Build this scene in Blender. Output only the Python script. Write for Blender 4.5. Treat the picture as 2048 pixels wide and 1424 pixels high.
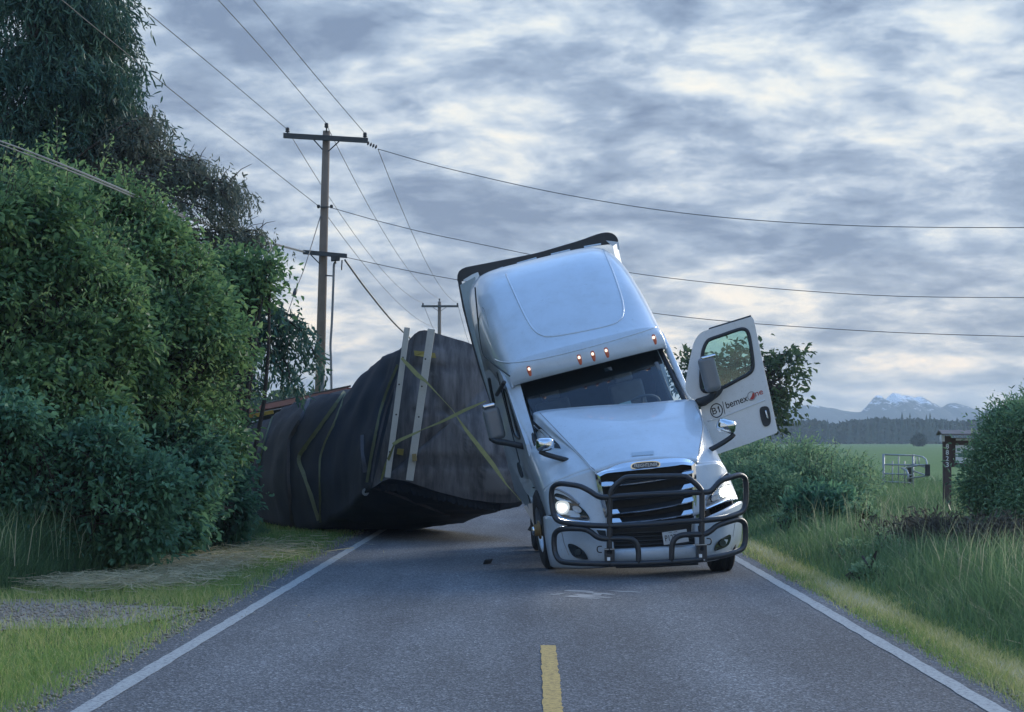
import bpy, bmesh, math, random
import numpy as np
from mathutils import Vector, Matrix, Quaternion
from mathutils.bvhtree import BVHTree
from mathutils.geometry import tessellate_polygon

random.seed(7)
rng = np.random.default_rng(7)
for _o in list(bpy.data.objects):
    bpy.data.objects.remove(_o)
scene = bpy.context.scene
COL = scene.collection
rad = math.radians

# ------------------------------------------------------------------ camera
F, CX, CY, CAMZ = 4300.0, 1024.0, 712.0, 1.65
PITCH = math.atan((880 - 712) / F)
YAW = math.atan((1065 - 1024) / F)
cam_data = bpy.data.cameras.new('camera')
cam_data.sensor_width = 36.0
cam_data.lens = F / 2048 * 36.0
cam_data.clip_start = 0.3
cam_data.clip_end = 30000
cam = bpy.data.objects.new('camera', cam_data)
COL.objects.link(cam)
cam.location = (0, 0, CAMZ)
cam.rotation_euler = (math.pi / 2 + PITCH, 0, YAW)
scene.camera = cam
scene.render.resolution_x, scene.render.resolution_y = 1024, 712

# ------------------------------------------------------------------ world: blue evening sky behind broken altocumulus
SUN_EL, SUN_AZ = rad(16), rad(40)          # azimuth clockwise from +Y: ahead of the camera, to the right
world = bpy.data.worlds.new('World')
scene.world = world
world.use_nodes = True
wn, wl = world.node_tree.nodes, world.node_tree.links
wn.clear()


def N(nodes, t, **kw):
    n = nodes.new(t)
    for k, v in kw.items():
        if k == 'ins':
            for i, val in v.items():
                n.inputs[i].default_value = val
        else:
            setattr(n, k, v)
    return n


def build_world():
    def M(op, a, b=None, c=None):
        n = wn.new('ShaderNodeMath')
        n.operation = op
        for i, x in enumerate((a, b, c)):
            if x is None:
                continue
            if isinstance(x, (int, float)):
                n.inputs[i].default_value = x
            else:
                wl.new(x, n.inputs[i])
        return n.outputs[0]

    def ramp(fac, stops, interp='LINEAR'):
        r = wn.new('ShaderNodeValToRGB')
        r.color_ramp.interpolation = interp
        e = r.color_ramp.elements
        e[0].position, e[0].color = stops[0][0], (*stops[0][1], 1)
        e[1].position, e[1].color = stops[-1][0], (*stops[-1][1], 1)
        for p, c in stops[1:-1]:
            q = e.new(p)
            q.color = (*c, 1)
        wl.new(fac, r.inputs[0])
        return r.outputs[0]

    sky = N(wn, 'ShaderNodeTexSky', sky_type='NISHITA')
    sky.sun_disc = False
    sky.sun_elevation = SUN_EL
    sky.sun_rotation = SUN_AZ
    sky.air_density = 1.0
    sky.dust_density = 0.6
    sky.ozone_density = 3.6
    bg1 = N(wn, 'ShaderNodeBackground')
    bg1.inputs[1].default_value = 0.15
    wl.new(sky.outputs[0], bg1.inputs[0])
    tc = wn.new('ShaderNodeTexCoord')
    sep = wn.new('ShaderNodeSeparateXYZ')
    wl.new(tc.outputs['Generated'], sep.inputs[0])
    x, y, z = sep.outputs
    zc = M('ADD', M('MAXIMUM', z, 0.0), 0.25)
    u, v = M('DIVIDE', x, zc), M('DIVIDE', y, zc)
    comb = wn.new('ShaderNodeCombineXYZ')
    wl.new(u, comb.inputs[0])
    wl.new(v, comb.inputs[1])

    def noise(scale, detail, rough, off, dist=0.0, stretch=(1, 1, 1)):
        mp = wn.new('ShaderNodeMapping')
        mp.inputs['Location'].default_value = off
        mp.inputs['Scale'].default_value = stretch
        wl.new(comb.outputs[0], mp.inputs[0])
        n = N(wn, 'ShaderNodeTexNoise')
        n.inputs['Scale'].default_value = scale
        n.inputs['Detail'].default_value = detail
        n.inputs['Roughness'].default_value = rough
        n.inputs['Distortion'].default_value = dist
        wl.new(mp.outputs[0], n.inputs['Vector'])
        return n.outputs[0]

    big = noise(2.1, 3, 0.5, (3.1, 1.7, 0.0))
    mid = noise(6.6, 6, 0.58, (11.3, 4.2, 2.0), 0.25)
    fine = noise(14.5, 6, 0.62, (2.0, 8.0, 5.0), 0.3)
    # thickness of the cloud layer
    th = M('ADD', M('MULTIPLY', big, 0.55), M('ADD', M('MULTIPLY', mid, 0.95), M('MULTIPLY', fine, 0.36)))
    th = M('SUBTRACT', th, 0.39)            # about 0.2 .. 0.8
    elev = M('MAXIMUM', z, 0.0)
    cloud_col = ramp(th, [(0.29, (0.73, 0.72, 0.66)), (0.38, (0.61, 0.65, 0.655)), (0.47, (0.425, 0.50, 0.585)),
                          (0.57, (0.27, 0.345, 0.455)), (0.70, (0.165, 0.22, 0.32))])
    # low sky: paler and warmer, as light comes under the far edge of the layer
    warm = ramp(elev, [(0.0, (1.75, 1.34, 0.92)), (0.035, (1.46, 1.18, 0.92)), (0.09, (1.10, 1.03, 0.97)), (0.2, (1.0, 1.0, 1.0))])
    mixc = N(wn, 'ShaderNodeMix', data_type='RGBA', blend_type='MULTIPLY')
    mixc.inputs['Factor'].default_value = 1.0
    wl.new(cloud_col, mixc.inputs['A'])
    wl.new(warm, mixc.inputs['B'])
    bg2 = N(wn, 'ShaderNodeBackground')
    bg2.inputs[1].default_value = 0.385
    wl.new(mixc.outputs['Result'], bg2.inputs[0])
    # gaps open where the layer is thin, and more of them overhead where one looks straight up between the clouds
    gate = M('ADD', th, M('MULTIPLY', M('MAXIMUM', M('SUBTRACT', elev, 0.13), 0.0), -1.05))
    mask = ramp(gate, [(0.02, (0.0, 0.0, 0.0)), (0.18, (1.0, 1.0, 1.0))])
    mix = wn.new('ShaderNodeMixShader')
    wl.new(mask, mix.inputs[0])
    wl.new(bg1.outputs[0], mix.inputs[1])
    wl.new(bg2.outputs[0], mix.inputs[2])
    out = wn.new('ShaderNodeOutputWorld')
    wl.new(mix.outputs[0], out.inputs[0])


build_world()

sun_data = bpy.data.lights.new('sun', 'SUN')
sun_data.energy = 0.8
sun_data.angle = rad(22)
sun_data.color = (1.0, 0.95, 0.86)
sun = bpy.data.objects.new('sun', sun_data)
COL.objects.link(sun)
sd = Vector((math.sin(SUN_AZ) * math.cos(SUN_EL), math.cos(SUN_AZ) * math.cos(SUN_EL), math.sin(SUN_EL)))
sun.rotation_euler = sd.to_track_quat('Z', 'Y').to_euler()

scene.view_settings.view_transform = 'Standard'
scene.view_settings.look = 'None'
scene.view_settings.exposure = 1.85
scene.view_settings.gamma = 1.0
scene.render.engine = 'CYCLES'
scene.cycles.use_denoising = True
scene.cycles.max_bounces = 8
scene.cycles.transparent_max_bounces = 12
scene.cycles.volume_bounces = 1
scene.cycles.sample_clamp_indirect = 6

# ------------------------------------------------------------------ helpers
_R = (Matrix.Rotation(YAW, 3, 'Z') @ Matrix.Rotation(PITCH, 3, 'X'))


def ray(px, py):
    return _R @ Vector(((px - CX) / F, 1.0, (CY - py) / F))


def P(px, py, D):
    """The world point at forward distance D that the photograph shows at (px, py)."""
    r = ray(px, py)
    return Vector((0, 0, CAMZ)) + r * (D / r.y)


def lin(c):
    return tuple(((x / 255) / 12.92 if x / 255 <= 0.04045 else ((x / 255 + 0.055) / 1.055) ** 2.4) for x in c)


MATS = {}


def mat(name, color, rough=0.6, metal=0.0, var=0.12, scale=8.0, bump=0.0, bscale=40.0, coat=0.0, spec=0.5, emit=None, estr=0.0, color2=None, coords='Object'):
    m = bpy.data.materials.new(name)
    m.use_nodes = True
    nt = m.node_tree
    b = nt.nodes['Principled BSDF']
    b.inputs['Roughness'].default_value = rough
    b.inputs['Metallic'].default_value = metal
    b.inputs['Specular IOR Level'].default_value = spec
    b.inputs['Coat Weight'].default_value = coat
    b.inputs['Coat Roughness'].default_value = 0.06
    tc = nt.nodes.new('ShaderNodeTexCoord')
    no = nt.nodes.new('ShaderNodeTexNoise')
    no.inputs['Scale'].default_value = scale
    no.inputs['Detail'].default_value = 5
    nt.links.new(tc.outputs[coords], no.inputs['Vector'])
    mx = nt.nodes.new('ShaderNodeMix')
    mx.data_type = 'RGBA'
    c2 = color2 if color2 else tuple(min(1, c * (1 + var * 1.5)) for c in color)
    c1 = color if color2 else tuple(c * (1 - var) for c in color)
    mx.inputs['A'].default_value = (*c1, 1)
    mx.inputs['B'].default_value = (*c2, 1)
    nt.links.new(no.outputs[0], mx.inputs['Factor'])
    nt.links.new(mx.outputs['Result'], b.inputs['Base Color'])
    if bump:
        n2 = nt.nodes.new('ShaderNodeTexNoise')
        n2.inputs['Scale'].default_value = bscale
        n2.inputs['Detail'].default_value = 4
        nt.links.new(tc.outputs[coords], n2.inputs['Vector'])
        bp = nt.nodes.new('ShaderNodeBump')
        bp.inputs['Strength'].default_value = bump
        bp.inputs['Distance'].default_value = 0.02
        nt.links.new(n2.outputs[0], bp.inputs['Height'])
        nt.links.new(bp.outputs[0], b.inputs['Normal'])
    if emit:
        b.inputs['Emission Color'].default_value = (*emit, 1)
        b.inputs['Emission Strength'].default_value = estr
    MATS[name] = m
    return m


def leafmat(name, stops, rough=0.55, trans=0.45, spec=0.3):
    """Foliage: colour picked per leaf by the point attribute tint."""
    m = bpy.data.materials.new(name)
    m.use_nodes = True
    nt = m.node_tree
    b = nt.nodes['Principled BSDF']
    at = nt.nodes.new('ShaderNodeAttribute')
    at.attribute_name = 'tint'
    r = nt.nodes.new('ShaderNodeValToRGB')
    e = r.color_ramp.elements
    e[0].position, e[0].color = stops[0][0], (*stops[0][1], 1)
    e[1].position, e[1].color = stops[-1][0], (*stops[-1][1], 1)
    for p, c in stops[1:-1]:
        q = e.new(p)
        q.color = (*c, 1)
    nt.links.new(at.outputs['Fac'], r.inputs[0])
    nt.links.new(r.outputs[0], b.inputs['Base Color'])
    b.inputs['Roughness'].default_value = rough
    b.inputs['Specular IOR Level'].default_value = spec
    tr = nt.nodes.new('ShaderNodeBsdfTranslucent')
    nt.links.new(r.outputs[0], tr.inputs[0])
    mx = nt.nodes.new('ShaderNodeMixShader')
    mx.inputs[0].default_value = trans
    nt.links.new(b.outputs[0], mx.inputs[1])
    nt.links.new(tr.outputs[0], mx.inputs[2])
    nt.links.new(mx.outputs[0], nt.nodes['Material Output'].inputs[0])
    return m


def tag(o, label=None, cat=None, group=None, kind=None):
    if label:
        o['label'] = label
    if cat:
        o['category'] = cat
    if group:
        o['group'] = group
    if kind:
        o['kind'] = kind
    return o


ORG = {}


def empty(name, loc, label, cat, group=None):
    o = bpy.data.objects.new(name, None)
    o.empty_display_size = 0.2
    COL.objects.link(o)
    o.location = loc
    ORG[o.name] = Vector(loc)
    return tag(o, label, cat, group)


def mk(name, verts, faces, m, parent=None, smooth=False, origin=None, tint=None):
    """verts in world coordinates; stored relative to the parent's (or the given) origin."""
    if parent is not None:
        org = ORG[parent.name]
    else:
        org = Vector(origin) if origin is not None else Vector((0, 0, 0))
    me = bpy.data.meshes.new(name)
    if isinstance(verts, np.ndarray):
        v = (verts - np.array(org)).tolist()
    else:
        v = [tuple(Vector(p) - org) for p in verts]
    me.from_pydata(v, [], faces)
    if isinstance(m, (list, tuple)):
        for q in m:
            me.materials.append(q)
    else:
        me.materials.append(m)
    me.update()
    if smooth:
        me.polygons.foreach_set('use_smooth', [True] * len(me.polygons))
    if tint is not None:
        a = me.attributes.new('tint', 'FLOAT', 'POINT')
        a.data.foreach_set('value', tint)
    o = bpy.data.objects.new(name, me)
    COL.objects.link(o)
    if parent is not None:
        o.parent = parent
    else:
        o.location = org
    ORG[o.name] = org
    return o


def mk_np(name, V, Fc, m, parent=None, tint=None, smooth=False, origin=None):
    """Fast path: V (n,3) float array, Fc list of arrays of equal-length faces."""
    org = np.array(ORG[parent.name]) if parent is not None else (np.array(origin) if origin is not None else np.zeros(3))
    me = bpy.data.meshes.new(name)
    me.vertices.add(len(V))
    me.vertices.foreach_set('co', (V - org).astype(np.float32).ravel())
    lt = [f.shape[1] * np.ones(len(f), int) for f in Fc]
    lt = np.concatenate(lt)
    idx = np.concatenate([f.ravel() for f in Fc]).astype(np.int32)
    st = np.concatenate([[0], np.cumsum(lt)[:-1]]).astype(np.int32)
    me.loops.add(len(idx))
    me.loops.foreach_set('vertex_index', idx)
    me.polygons.add(len(lt))
    me.polygons.foreach_set('loop_start', st)
    if smooth:
        me.polygons.foreach_set('use_smooth', np.ones(len(lt), bool))
    me.materials.append(m)
    if tint is not None:
        a = me.attributes.new('tint', 'FLOAT', 'POINT')
        a.data.foreach_set('value', tint.astype(np.float32))
    me.update(calc_edges=True)
    o = bpy.data.objects.new(name, me)
    COL.objects.link(o)
    if parent is not None:
        o.parent = parent
    else:
        o.location = org
    ORG[o.name] = Vector(org)
    return o


def merge(*parts):
    V, Fs = [], []
    for v, f in parts:
        b = len(V)
        V += [Vector(p) for p in v]
        Fs += [tuple(i + b for i in q) for q in f]
    return V, Fs


def catmull(pts, n, closed=False):
    pts = [Vector(p) for p in pts]
    k = len(pts)
    if k == 2:
        return [pts[0].lerp(pts[1], i / n) for i in range(n + 1)]
    out = []
    segs = k if closed else k - 1
    for s in range(segs):
        if closed:
            p0, p1, p2, p3 = pts[(s - 1) % k], pts[s], pts[(s + 1) % k], pts[(s + 2) % k]
        else:
            p1, p2 = pts[s], pts[s + 1]
            p0 = pts[s - 1] if s > 0 else p1 * 2 - p2
            p3 = pts[s + 2] if s + 2 < k else p2 * 2 - p1
        for i in range(n):
            t = i / n
            out.append(0.5 * ((2 * p1) + (p2 - p0) * t + (2 * p0 - 5 * p1 + 4 * p2 - p3) * t * t + (3 * p1 - p0 - 3 * p2 + p3) * t ** 3))
    if not closed:
        out.append(pts[-1])
    return out


def chaikin(pts, it=2, closed=True):
    pts = [Vector(p) for p in pts]
    for _ in range(it):
        o = []
        k = len(pts)
        for i in range(k if closed else k - 1):
            a, b = pts[i], pts[(i + 1) % k]
            o += [a * 0.75 + b * 0.25, a * 0.25 + b * 0.75]
        if not closed:
            o = [pts[0]] + o + [pts[-1]]
        pts = o
    return pts


def resample(pts, n):
    pts = [Vector(p) for p in pts]
    d = [0]
    for a, b in zip(pts, pts[1:]):
        d.append(d[-1] + (b - a).length)
    out, j = [], 0
    for i in range(n):
        t = d[-1] * i / (n - 1)
        while j < len(d) - 2 and d[j + 1] < t:
            j += 1
        s = (t - d[j]) / max(1e-9, d[j + 1] - d[j])
        out.append(pts[j].lerp(pts[j + 1], s))
    return out


def tube(pts, r, n=8, closed=False, taper=None, caps=True):
    pts = [Vector(p) for p in pts]
    k = len(pts)
    V, Fs = [], []
    if k < 2:
        return V, Fs
    up = None
    for i, p in enumerate(pts):
        a = pts[(i - 1) % k] if (closed or i > 0) else p
        b = pts[(i + 1) % k] if (closed or i < k - 1) else p
        t = (b - a).normalized()
        if up is None:
            up = t.orthogonal().normalized()
        else:
            up = (up - t * up.dot(t))
            up = up.normalized() if up.length > 1e-6 else t.orthogonal().normalized()
        s = t.cross(up)
        rr = r if taper is None else r + (taper - r) * i / max(1, k - 1)
        for j in range(n):
            an = 2 * math.pi * j / n
            V.append(p + (up * math.cos(an) + s * math.sin(an)) * rr)
    for i in range(k if closed else k - 1):
        for j in range(n):
            a, b = i * n + j, i * n + (j + 1) % n
            c, d = ((i + 1) % k) * n + (j + 1) % n, ((i + 1) % k) * n + j
            Fs.append((a, b, c, d))
    if caps and not closed:
        Fs.append(tuple(range(n))[::-1])
        Fs.append(tuple((k - 1) * n + j for j in range(n)))
    return V, Fs


def box(c, ax, ay, az):
    """box about c with half-axis vectors"""
    c, ax, ay, az = Vector(c), Vector(ax), Vector(ay), Vector(az)
    V = [c + ax * i + ay * j + az * k for i in (-1, 1) for j in (-1, 1) for k in (-1, 1)]
    Fs = [(0, 1, 3, 2), (4, 6, 7, 5), (0, 4, 5, 1), (2, 3, 7, 6), (0, 2, 6, 4), (1, 5, 7, 3)]
    return V, Fs


def abox(x0, x1, y0, y1, z0, z1):
    return box(((x0 + x1) / 2, (y0 + y1) / 2, (z0 + z1) / 2), ((x1 - x0) / 2, 0, 0), (0, (y1 - y0) / 2, 0), (0, 0, (z1 - z0) / 2))


def plate(outer, holes, thick):
    """A slab: outline (and holes) given as 3-D points, thickened by the vector THICK."""
    loops = [list(map(Vector, outer))] + [list(map(Vector, h)) for h in holes]
    tris = tessellate_polygon(loops)
    V = [p for l in loops for p in l]
    n = len(V)
    t = Vector(thick)
    Fs = [tuple(q) for q in tris] + [tuple(n + i for i in q[::-1]) for q in tris]
    V2 = V + [p + t for p in V]
    b = 0
    for l in loops:
        k = len(l)
        for i in range(k):
            j = (i + 1) % k
            Fs.append((b + i, b + j, n + b + j, n + b + i))
        b += k
    return V2, Fs


def gridsurf(rows, nu=6, nv=6):
    """Smooth sheet through a net of control points."""
    fine = [catmull(r, nu) for r in rows]
    cols = [catmull([fr[j] for fr in fine], nv) for j in range(len(fine[0]))]
    nc, nr = len(cols), len(cols[0])
    V = [cols[j][i] for i in range(nr) for j in range(nc)]
    Fs = [(i * nc + j, (i + 1) * nc + j, (i + 1) * nc + j + 1, i * nc + j + 1) for i in range(nr - 1) for j in range(nc - 1)]
    return V, Fs


def solid(o, t, off=-1.0):
    md = o.modifiers.new('thickness', 'SOLIDIFY')
    md.thickness = t
    md.offset = off
    return o


def bev(o, w=0.008, seg=2):
    md = o.modifiers.new('bevel', 'BEVEL')
    md.width = w
    md.segments = seg
    md.limit_method = 'ANGLE'
    return o


def text_mesh(s, org, xdir, ydir, height, extrude=0.0015, align='CENTER', bold=0.0, shear=0.0, width=None):
    cu = bpy.data.curves.new('lettering', 'FONT')
    cu.body = s
    cu.size = 1.0
    cu.align_x = align
    cu.align_y = 'CENTER'
    cu.extrude = 0.0
    cu.offset = bold
    cu.shear = shear
    o = bpy.data.objects.new('lettering', cu)
    COL.objects.link(o)
    bpy.context.view_layer.update()
    me = bpy.data.meshes.new_from_object(o.evaluated_get(bpy.context.evaluated_depsgraph_get()))
    bpy.data.objects.remove(o)
    xs = [v.co.x for v in me.vertices] or [0, 1]
    k = height / 0.70
    kx = k if width is None else width / max(1e-6, max(xs) - min(xs))
    X, Y = Vector(xdir).normalized(), Vector(ydir).normalized()
    V = [Vector(org) + X * v.co.x * kx + Y * v.co.y * k for v in me.vertices]
    Fs = [tuple(p.vertices) for p in me.polygons]
    return V, Fs


def fbm(p, s=1.0, seed=0):
    """cheap smooth pseudo-noise on arrays (n,3) -> (n,) in about -1..1"""
    r = np.random.default_rng(seed)
    out = np.zeros(len(p))
    amp = 1.0
    for o in range(4):
        for _ in range(3):
            d = r.normal(size=3)
            d /= np.linalg.norm(d)
            out += amp * np.sin((p @ d) * s * (1.7 ** o) * r.uniform(0.8, 1.4) + r.uniform(0, 6.28)) / 3
        amp *= 0.6
    return out / 1.3


# ------------------------------------------------------------------ materials
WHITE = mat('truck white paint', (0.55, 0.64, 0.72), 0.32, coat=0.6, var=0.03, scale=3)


def add_grime(m, scale=26.0, lo=0.60, hi=0.72, dark=0.62):
    """insect specks and road film: small stains with their own shapes"""
    nt = m.node_tree
    b = nt.nodes['Principled BSDF']
    src = b.inputs['Base Color'].links[0].from_socket
    tc = nt.nodes.new('ShaderNodeTexCoord')
    out = src
    for sc_, l_, h_, d_ in ((scale, lo, hi, dark), (2.3, 0.46, 0.80, 0.84)):
        n = nt.nodes.new('ShaderNodeTexNoise')
        n.inputs['Scale'].default_value = sc_
        n.inputs['Detail'].default_value = 8
        n.inputs['Roughness'].default_value = 0.7
        nt.links.new(tc.outputs['Object'], n.inputs['Vector'])
        r = nt.nodes.new('ShaderNodeValToRGB')
        e = r.color_ramp.elements
        e[0].position, e[0].color = l_, (1, 1, 1, 1)
        e[1].position, e[1].color = h_, (d_, d_ * 0.985, d_ * 0.95, 1)
        nt.links.new(n.outputs[0], r.inputs[0])
        mx = nt.nodes.new('ShaderNodeMix')
        mx.data_type, mx.blend_type = 'RGBA', 'MULTIPLY'
        mx.inputs['Factor'].default_value = 1
        nt.links.new(out, mx.inputs['A'])
        nt.links.new(r.outputs[0], mx.inputs['B'])
        out = mx.outputs['Result']
    nt.links.new(out, b.inputs['Base Color'])


add_grime(WHITE)
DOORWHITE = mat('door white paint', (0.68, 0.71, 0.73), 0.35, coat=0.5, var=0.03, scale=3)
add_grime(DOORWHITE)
BLACKP = mat('black plastic', (0.026, 0.030, 0.035), 0.55, var=0.2)
BARBLK = mat('black powder coat', (0.019, 0.022, 0.027), 0.42, var=0.15, spec=0.6)
RUBBER = mat('tyre rubber', (0.018, 0.019, 0.021), 0.8, var=0.25, bump=0.2, bscale=60)
CHROME = mat('chrome', (0.74, 0.77, 0.80), 0.09, metal=1.0, var=0.03)
SATIN = mat('grey mirror shell', (0.16, 0.18, 0.20), 0.35, var=0.08, coat=0.3)
STEEL = mat('bare aluminium', (0.42, 0.45, 0.48), 0.35, metal=0.8, var=0.15)
SEAM = mat('panel gap', (0.03, 0.04, 0.05), 0.8, var=0.1)
AMBER = mat('amber lens', (0.22, 0.07, 0.05), 0.3, var=0.1, emit=(1.0, 0.25, 0.10), estr=0.03)
AMBERHOT = mat('amber lamp glow', (1.0, 0.7, 0.5), 0.4, emit=(1.0, 0.72, 0.55), estr=0.45)
LAMPHOT = mat('headlamp glow', (1, 1, 0.95), 0.4, emit=(1.0, 1.0, 0.93), estr=0.9)
LAMPDIM = mat('headlamp reflector', (0.30, 0.33, 0.36), 0.2, metal=0.6, var=0.3, scale=60)
LAMPBOWL = mat('lit reflector bowl', (0.55, 0.58, 0.58), 0.25, metal=0.5, emit=(0.95, 1.0, 0.95), estr=0.10)
LENSBLK = mat('dark lens', (0.018, 0.026, 0.030), 0.12, var=0.3, coat=0.8)
INTER = mat('cab interior', (0.055, 0.064, 0.075), 0.75, var=0.25)
INTERG = mat('cab grey trim', (0.16, 0.175, 0.19), 0.7, var=0.2)
PAPER = mat('pale blue paper', (0.40, 0.62, 0.72), 0.7, var=0.05)
RED = mat('red print', (0.42, 0.045, 0.04), 0.5, var=0.05)
INK = mat('black print', (0.02, 0.022, 0.026), 0.5, var=0.05)
GREYINK = mat('grey print', (0.28, 0.29, 0.30), 0.5, var=0.05)
BADGE = mat('badge blue black', (0.018, 0.035, 0.06), 0.3, var=0.1, coat=0.5)
PLATEW = mat('plate white', (0.62, 0.66, 0.68), 0.45, var=0.06, scale=30)
WOODW = mat('pale plank wood', (0.52, 0.50, 0.45), 0.8, var=0.14, scale=5, bump=0.25, bscale=30)
POLEW = mat('weathered pole wood', (0.16, 0.125, 0.095), 0.9, scale=5, bump=0.5, bscale=18, color2=(0.25, 0.20, 0.155))
ARMW = mat('dark cross arm', (0.07, 0.075, 0.08), 0.9, var=0.25)
IRON = mat('dark hardware', (0.035, 0.038, 0.042), 0.6, var=0.2)
WIRE = mat('wire', (0.09, 0.095, 0.10), 0.6, var=0.1)
CABLE = mat('grey cable', (0.15, 0.165, 0.175), 0.6, var=0.1)
CONDUIT = mat('grey conduit', (0.20, 0.21, 0.22), 0.55, var=0.15)
STRAPY = mat('yellow green strap', (0.24, 0.24, 0.095), 0.75, var=0.22, scale=14)
STRAPG = mat('faded olive strap', (0.135, 0.15, 0.085), 0.8, var=0.25, scale=10)
STRAPB = mat('dull grey strap', (0.075, 0.075, 0.085), 0.8, var=0.25, scale=10)
YELLOWP = mat('yellow panel', (0.55, 0.34, 0.06), 0.55, var=0.15)
REDP = mat('red trailer paint', (0.26, 0.045, 0.035), 0.5, var=0.2)
BROWNP = mat('brown sign paint', (0.085, 0.058, 0.052), 0.75, var=0.2, bump=0.15)
SHINGLE = mat('grey shingle', (0.20, 0.18, 0.17), 0.9, var=0.25, bump=0.4)
NUMW = mat('white numeral', (0.78, 0.80, 0.80), 0.5, var=0.03)
GALV = mat('galvanised tube', (0.33, 0.37, 0.38), 0.45, metal=0.3, var=0.2, scale=12)
BARK = mat('bark', (0.05, 0.042, 0.036), 0.95, var=0.4, scale=14, bump=0.5)
RUST = mat('rusty hub', (0.20, 0.13, 0.05), 0.7, var=0.3)


def glass_mat(name, tint, refl_rough=0.02, fac=0.75):
    m = bpy.data.materials.new(name)
    m.use_nodes = True
    nt = m.node_tree
    nt.nodes.remove(nt.nodes['Principled BSDF'])
    tr = nt.nodes.new('ShaderNodeBsdfTransparent')
    tr.inputs[0].default_value = (*tint, 1)
    gl = nt.nodes.new('ShaderNodeBsdfGlossy')
    gl.inputs['Roughness'].default_value = refl_rough
    gl.inputs[0].default_value = (0.9, 0.95, 1.0, 1)
    fr = nt.nodes.new('ShaderNodeFresnel')
    fr.inputs[0].default_value = 1.7
    mx = nt.nodes.new('ShaderNodeMixShader')
    nt.links.new(fr.outputs[0], mx.inputs[0])
    nt.links.new(tr.outputs[0], mx.inputs[1])
    nt.links.new(gl.outputs[0], mx.inputs[2])
    nt.links.new(mx.outputs[0], nt.nodes['Material Output'].inputs[0])
    return m


GLASS = glass_mat('windscreen glass', (0.62, 0.74, 0.76))
DOORGLASS = glass_mat('tinted door glass', (0.60, 0.80, 0.76))


def asphalt_mat():
    m = bpy.data.materials.new('chip seal asphalt')
    m.use_nodes = True
    nt = m.node_tree
    nd, lk = nt.nodes, nt.links
    b = nd['Principled BSDF']
    tc = nd.new('ShaderNodeTexCoord')
    vo = N(nd, 'ShaderNodeTexVoronoi')
    vo.inputs['Scale'].default_value = 62
    lk.new(tc.outputs['Object'], vo.inputs['Vector'])
    sepc = nd.new('ShaderNodeSeparateColor')
    lk.new(vo.outputs['Color'], sepc.inputs[0])
    r = nd.new('ShaderNodeValToRGB')
    e = r.color_ramp.elements
    e[0].position, e[0].color = 0.0, (0.046, 0.054, 0.064, 1)
    e[1].position, e[1].color = 1.0, (0.30, 0.31, 0.31, 1)
    for p, c in ((0.55, 0.092), (0.84, 0.155), (0.95, 0.235)):
        q = e.new(p)
        q.color = (c * 0.93, c, c * 1.08, 1)
    lk.new(sepc.outputs[0], r.inputs[0])
    no = N(nd, 'ShaderNodeTexNoise')
    no.inputs['Scale'].default_value = 0.6
    no.inputs['Detail'].default_value = 6
    mp = nd.new('ShaderNodeMapping')
    mp.inputs['Scale'].default_value = (1.6, 0.35, 1)
    lk.new(tc.outputs['Object'], mp.inputs[0])
    lk.new(mp.outputs[0], no.inputs['Vector'])
    r2 = nd.new('ShaderNodeValToRGB')
    r2.color_ramp.elements[0].position, r2.color_ramp.elements[0].color = 0.3, (0.74, 0.74, 0.74, 1)
    r2.color_ramp.elements[1].position, r2.color_ramp.elements[1].color = 0.7, (1.22, 1.22, 1.22, 1)
    lk.new(no.outputs[0], r2.inputs[0])
    mx = N(nd, 'ShaderNodeMix', data_type='RGBA', blend_type='MULTIPLY')
    mx.inputs['Factor'].default_value = 1
    lk.new(r.outputs[0], mx.inputs['A'])
    lk.new(r2.outputs[0], mx.inputs['B'])
    n3 = N(nd, 'ShaderNodeTexNoise')
    n3.inputs['Scale'].default_value = 1.0
    n3.inputs['Detail'].default_value = 3
    mp3 = nd.new('ShaderNodeMapping')
    mp3.inputs['Scale'].default_value = (1.15, 0.012, 1)
    lk.new(tc.outputs['Object'], mp3.inputs[0])
    lk.new(mp3.outputs[0], n3.inputs['Vector'])
    r3 = nd.new('ShaderNodeValToRGB')
    r3.color_ramp.elements[0].position, r3.color_ramp.elements[0].color = 0.38, (0.84, 0.84, 0.85, 1)
    r3.color_ramp.elements[1].position, r3.color_ramp.elements[1].color = 0.62, (1.18, 1.17, 1.15, 1)
    lk.new(n3.outputs[0], r3.inputs[0])
    mx3 = N(nd, 'ShaderNodeMix', data_type='RGBA', blend_type='MULTIPLY')
    mx3.inputs['Factor'].default_value = 1
    lk.new(mx.outputs['Result'], mx3.inputs['A'])
    lk.new(r3.outputs[0], mx3.inputs['B'])
    lk.new(mx3.outputs['Result'], b.inputs['Base Color'])
    b.inputs['Roughness'].default_value = 0.82
    b.inputs['Specular IOR Level'].default_value = 0.35
    bp = nd.new('ShaderNodeBump')
    bp.inputs['Strength'].default_value = 0.8
    bp.inputs['Distance'].default_value = 0.008
    lk.new(vo.outputs['Distance'], bp.inputs['Height'])
    lk.new(bp.outputs[0], b.inputs['Normal'])
    return m


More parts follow.
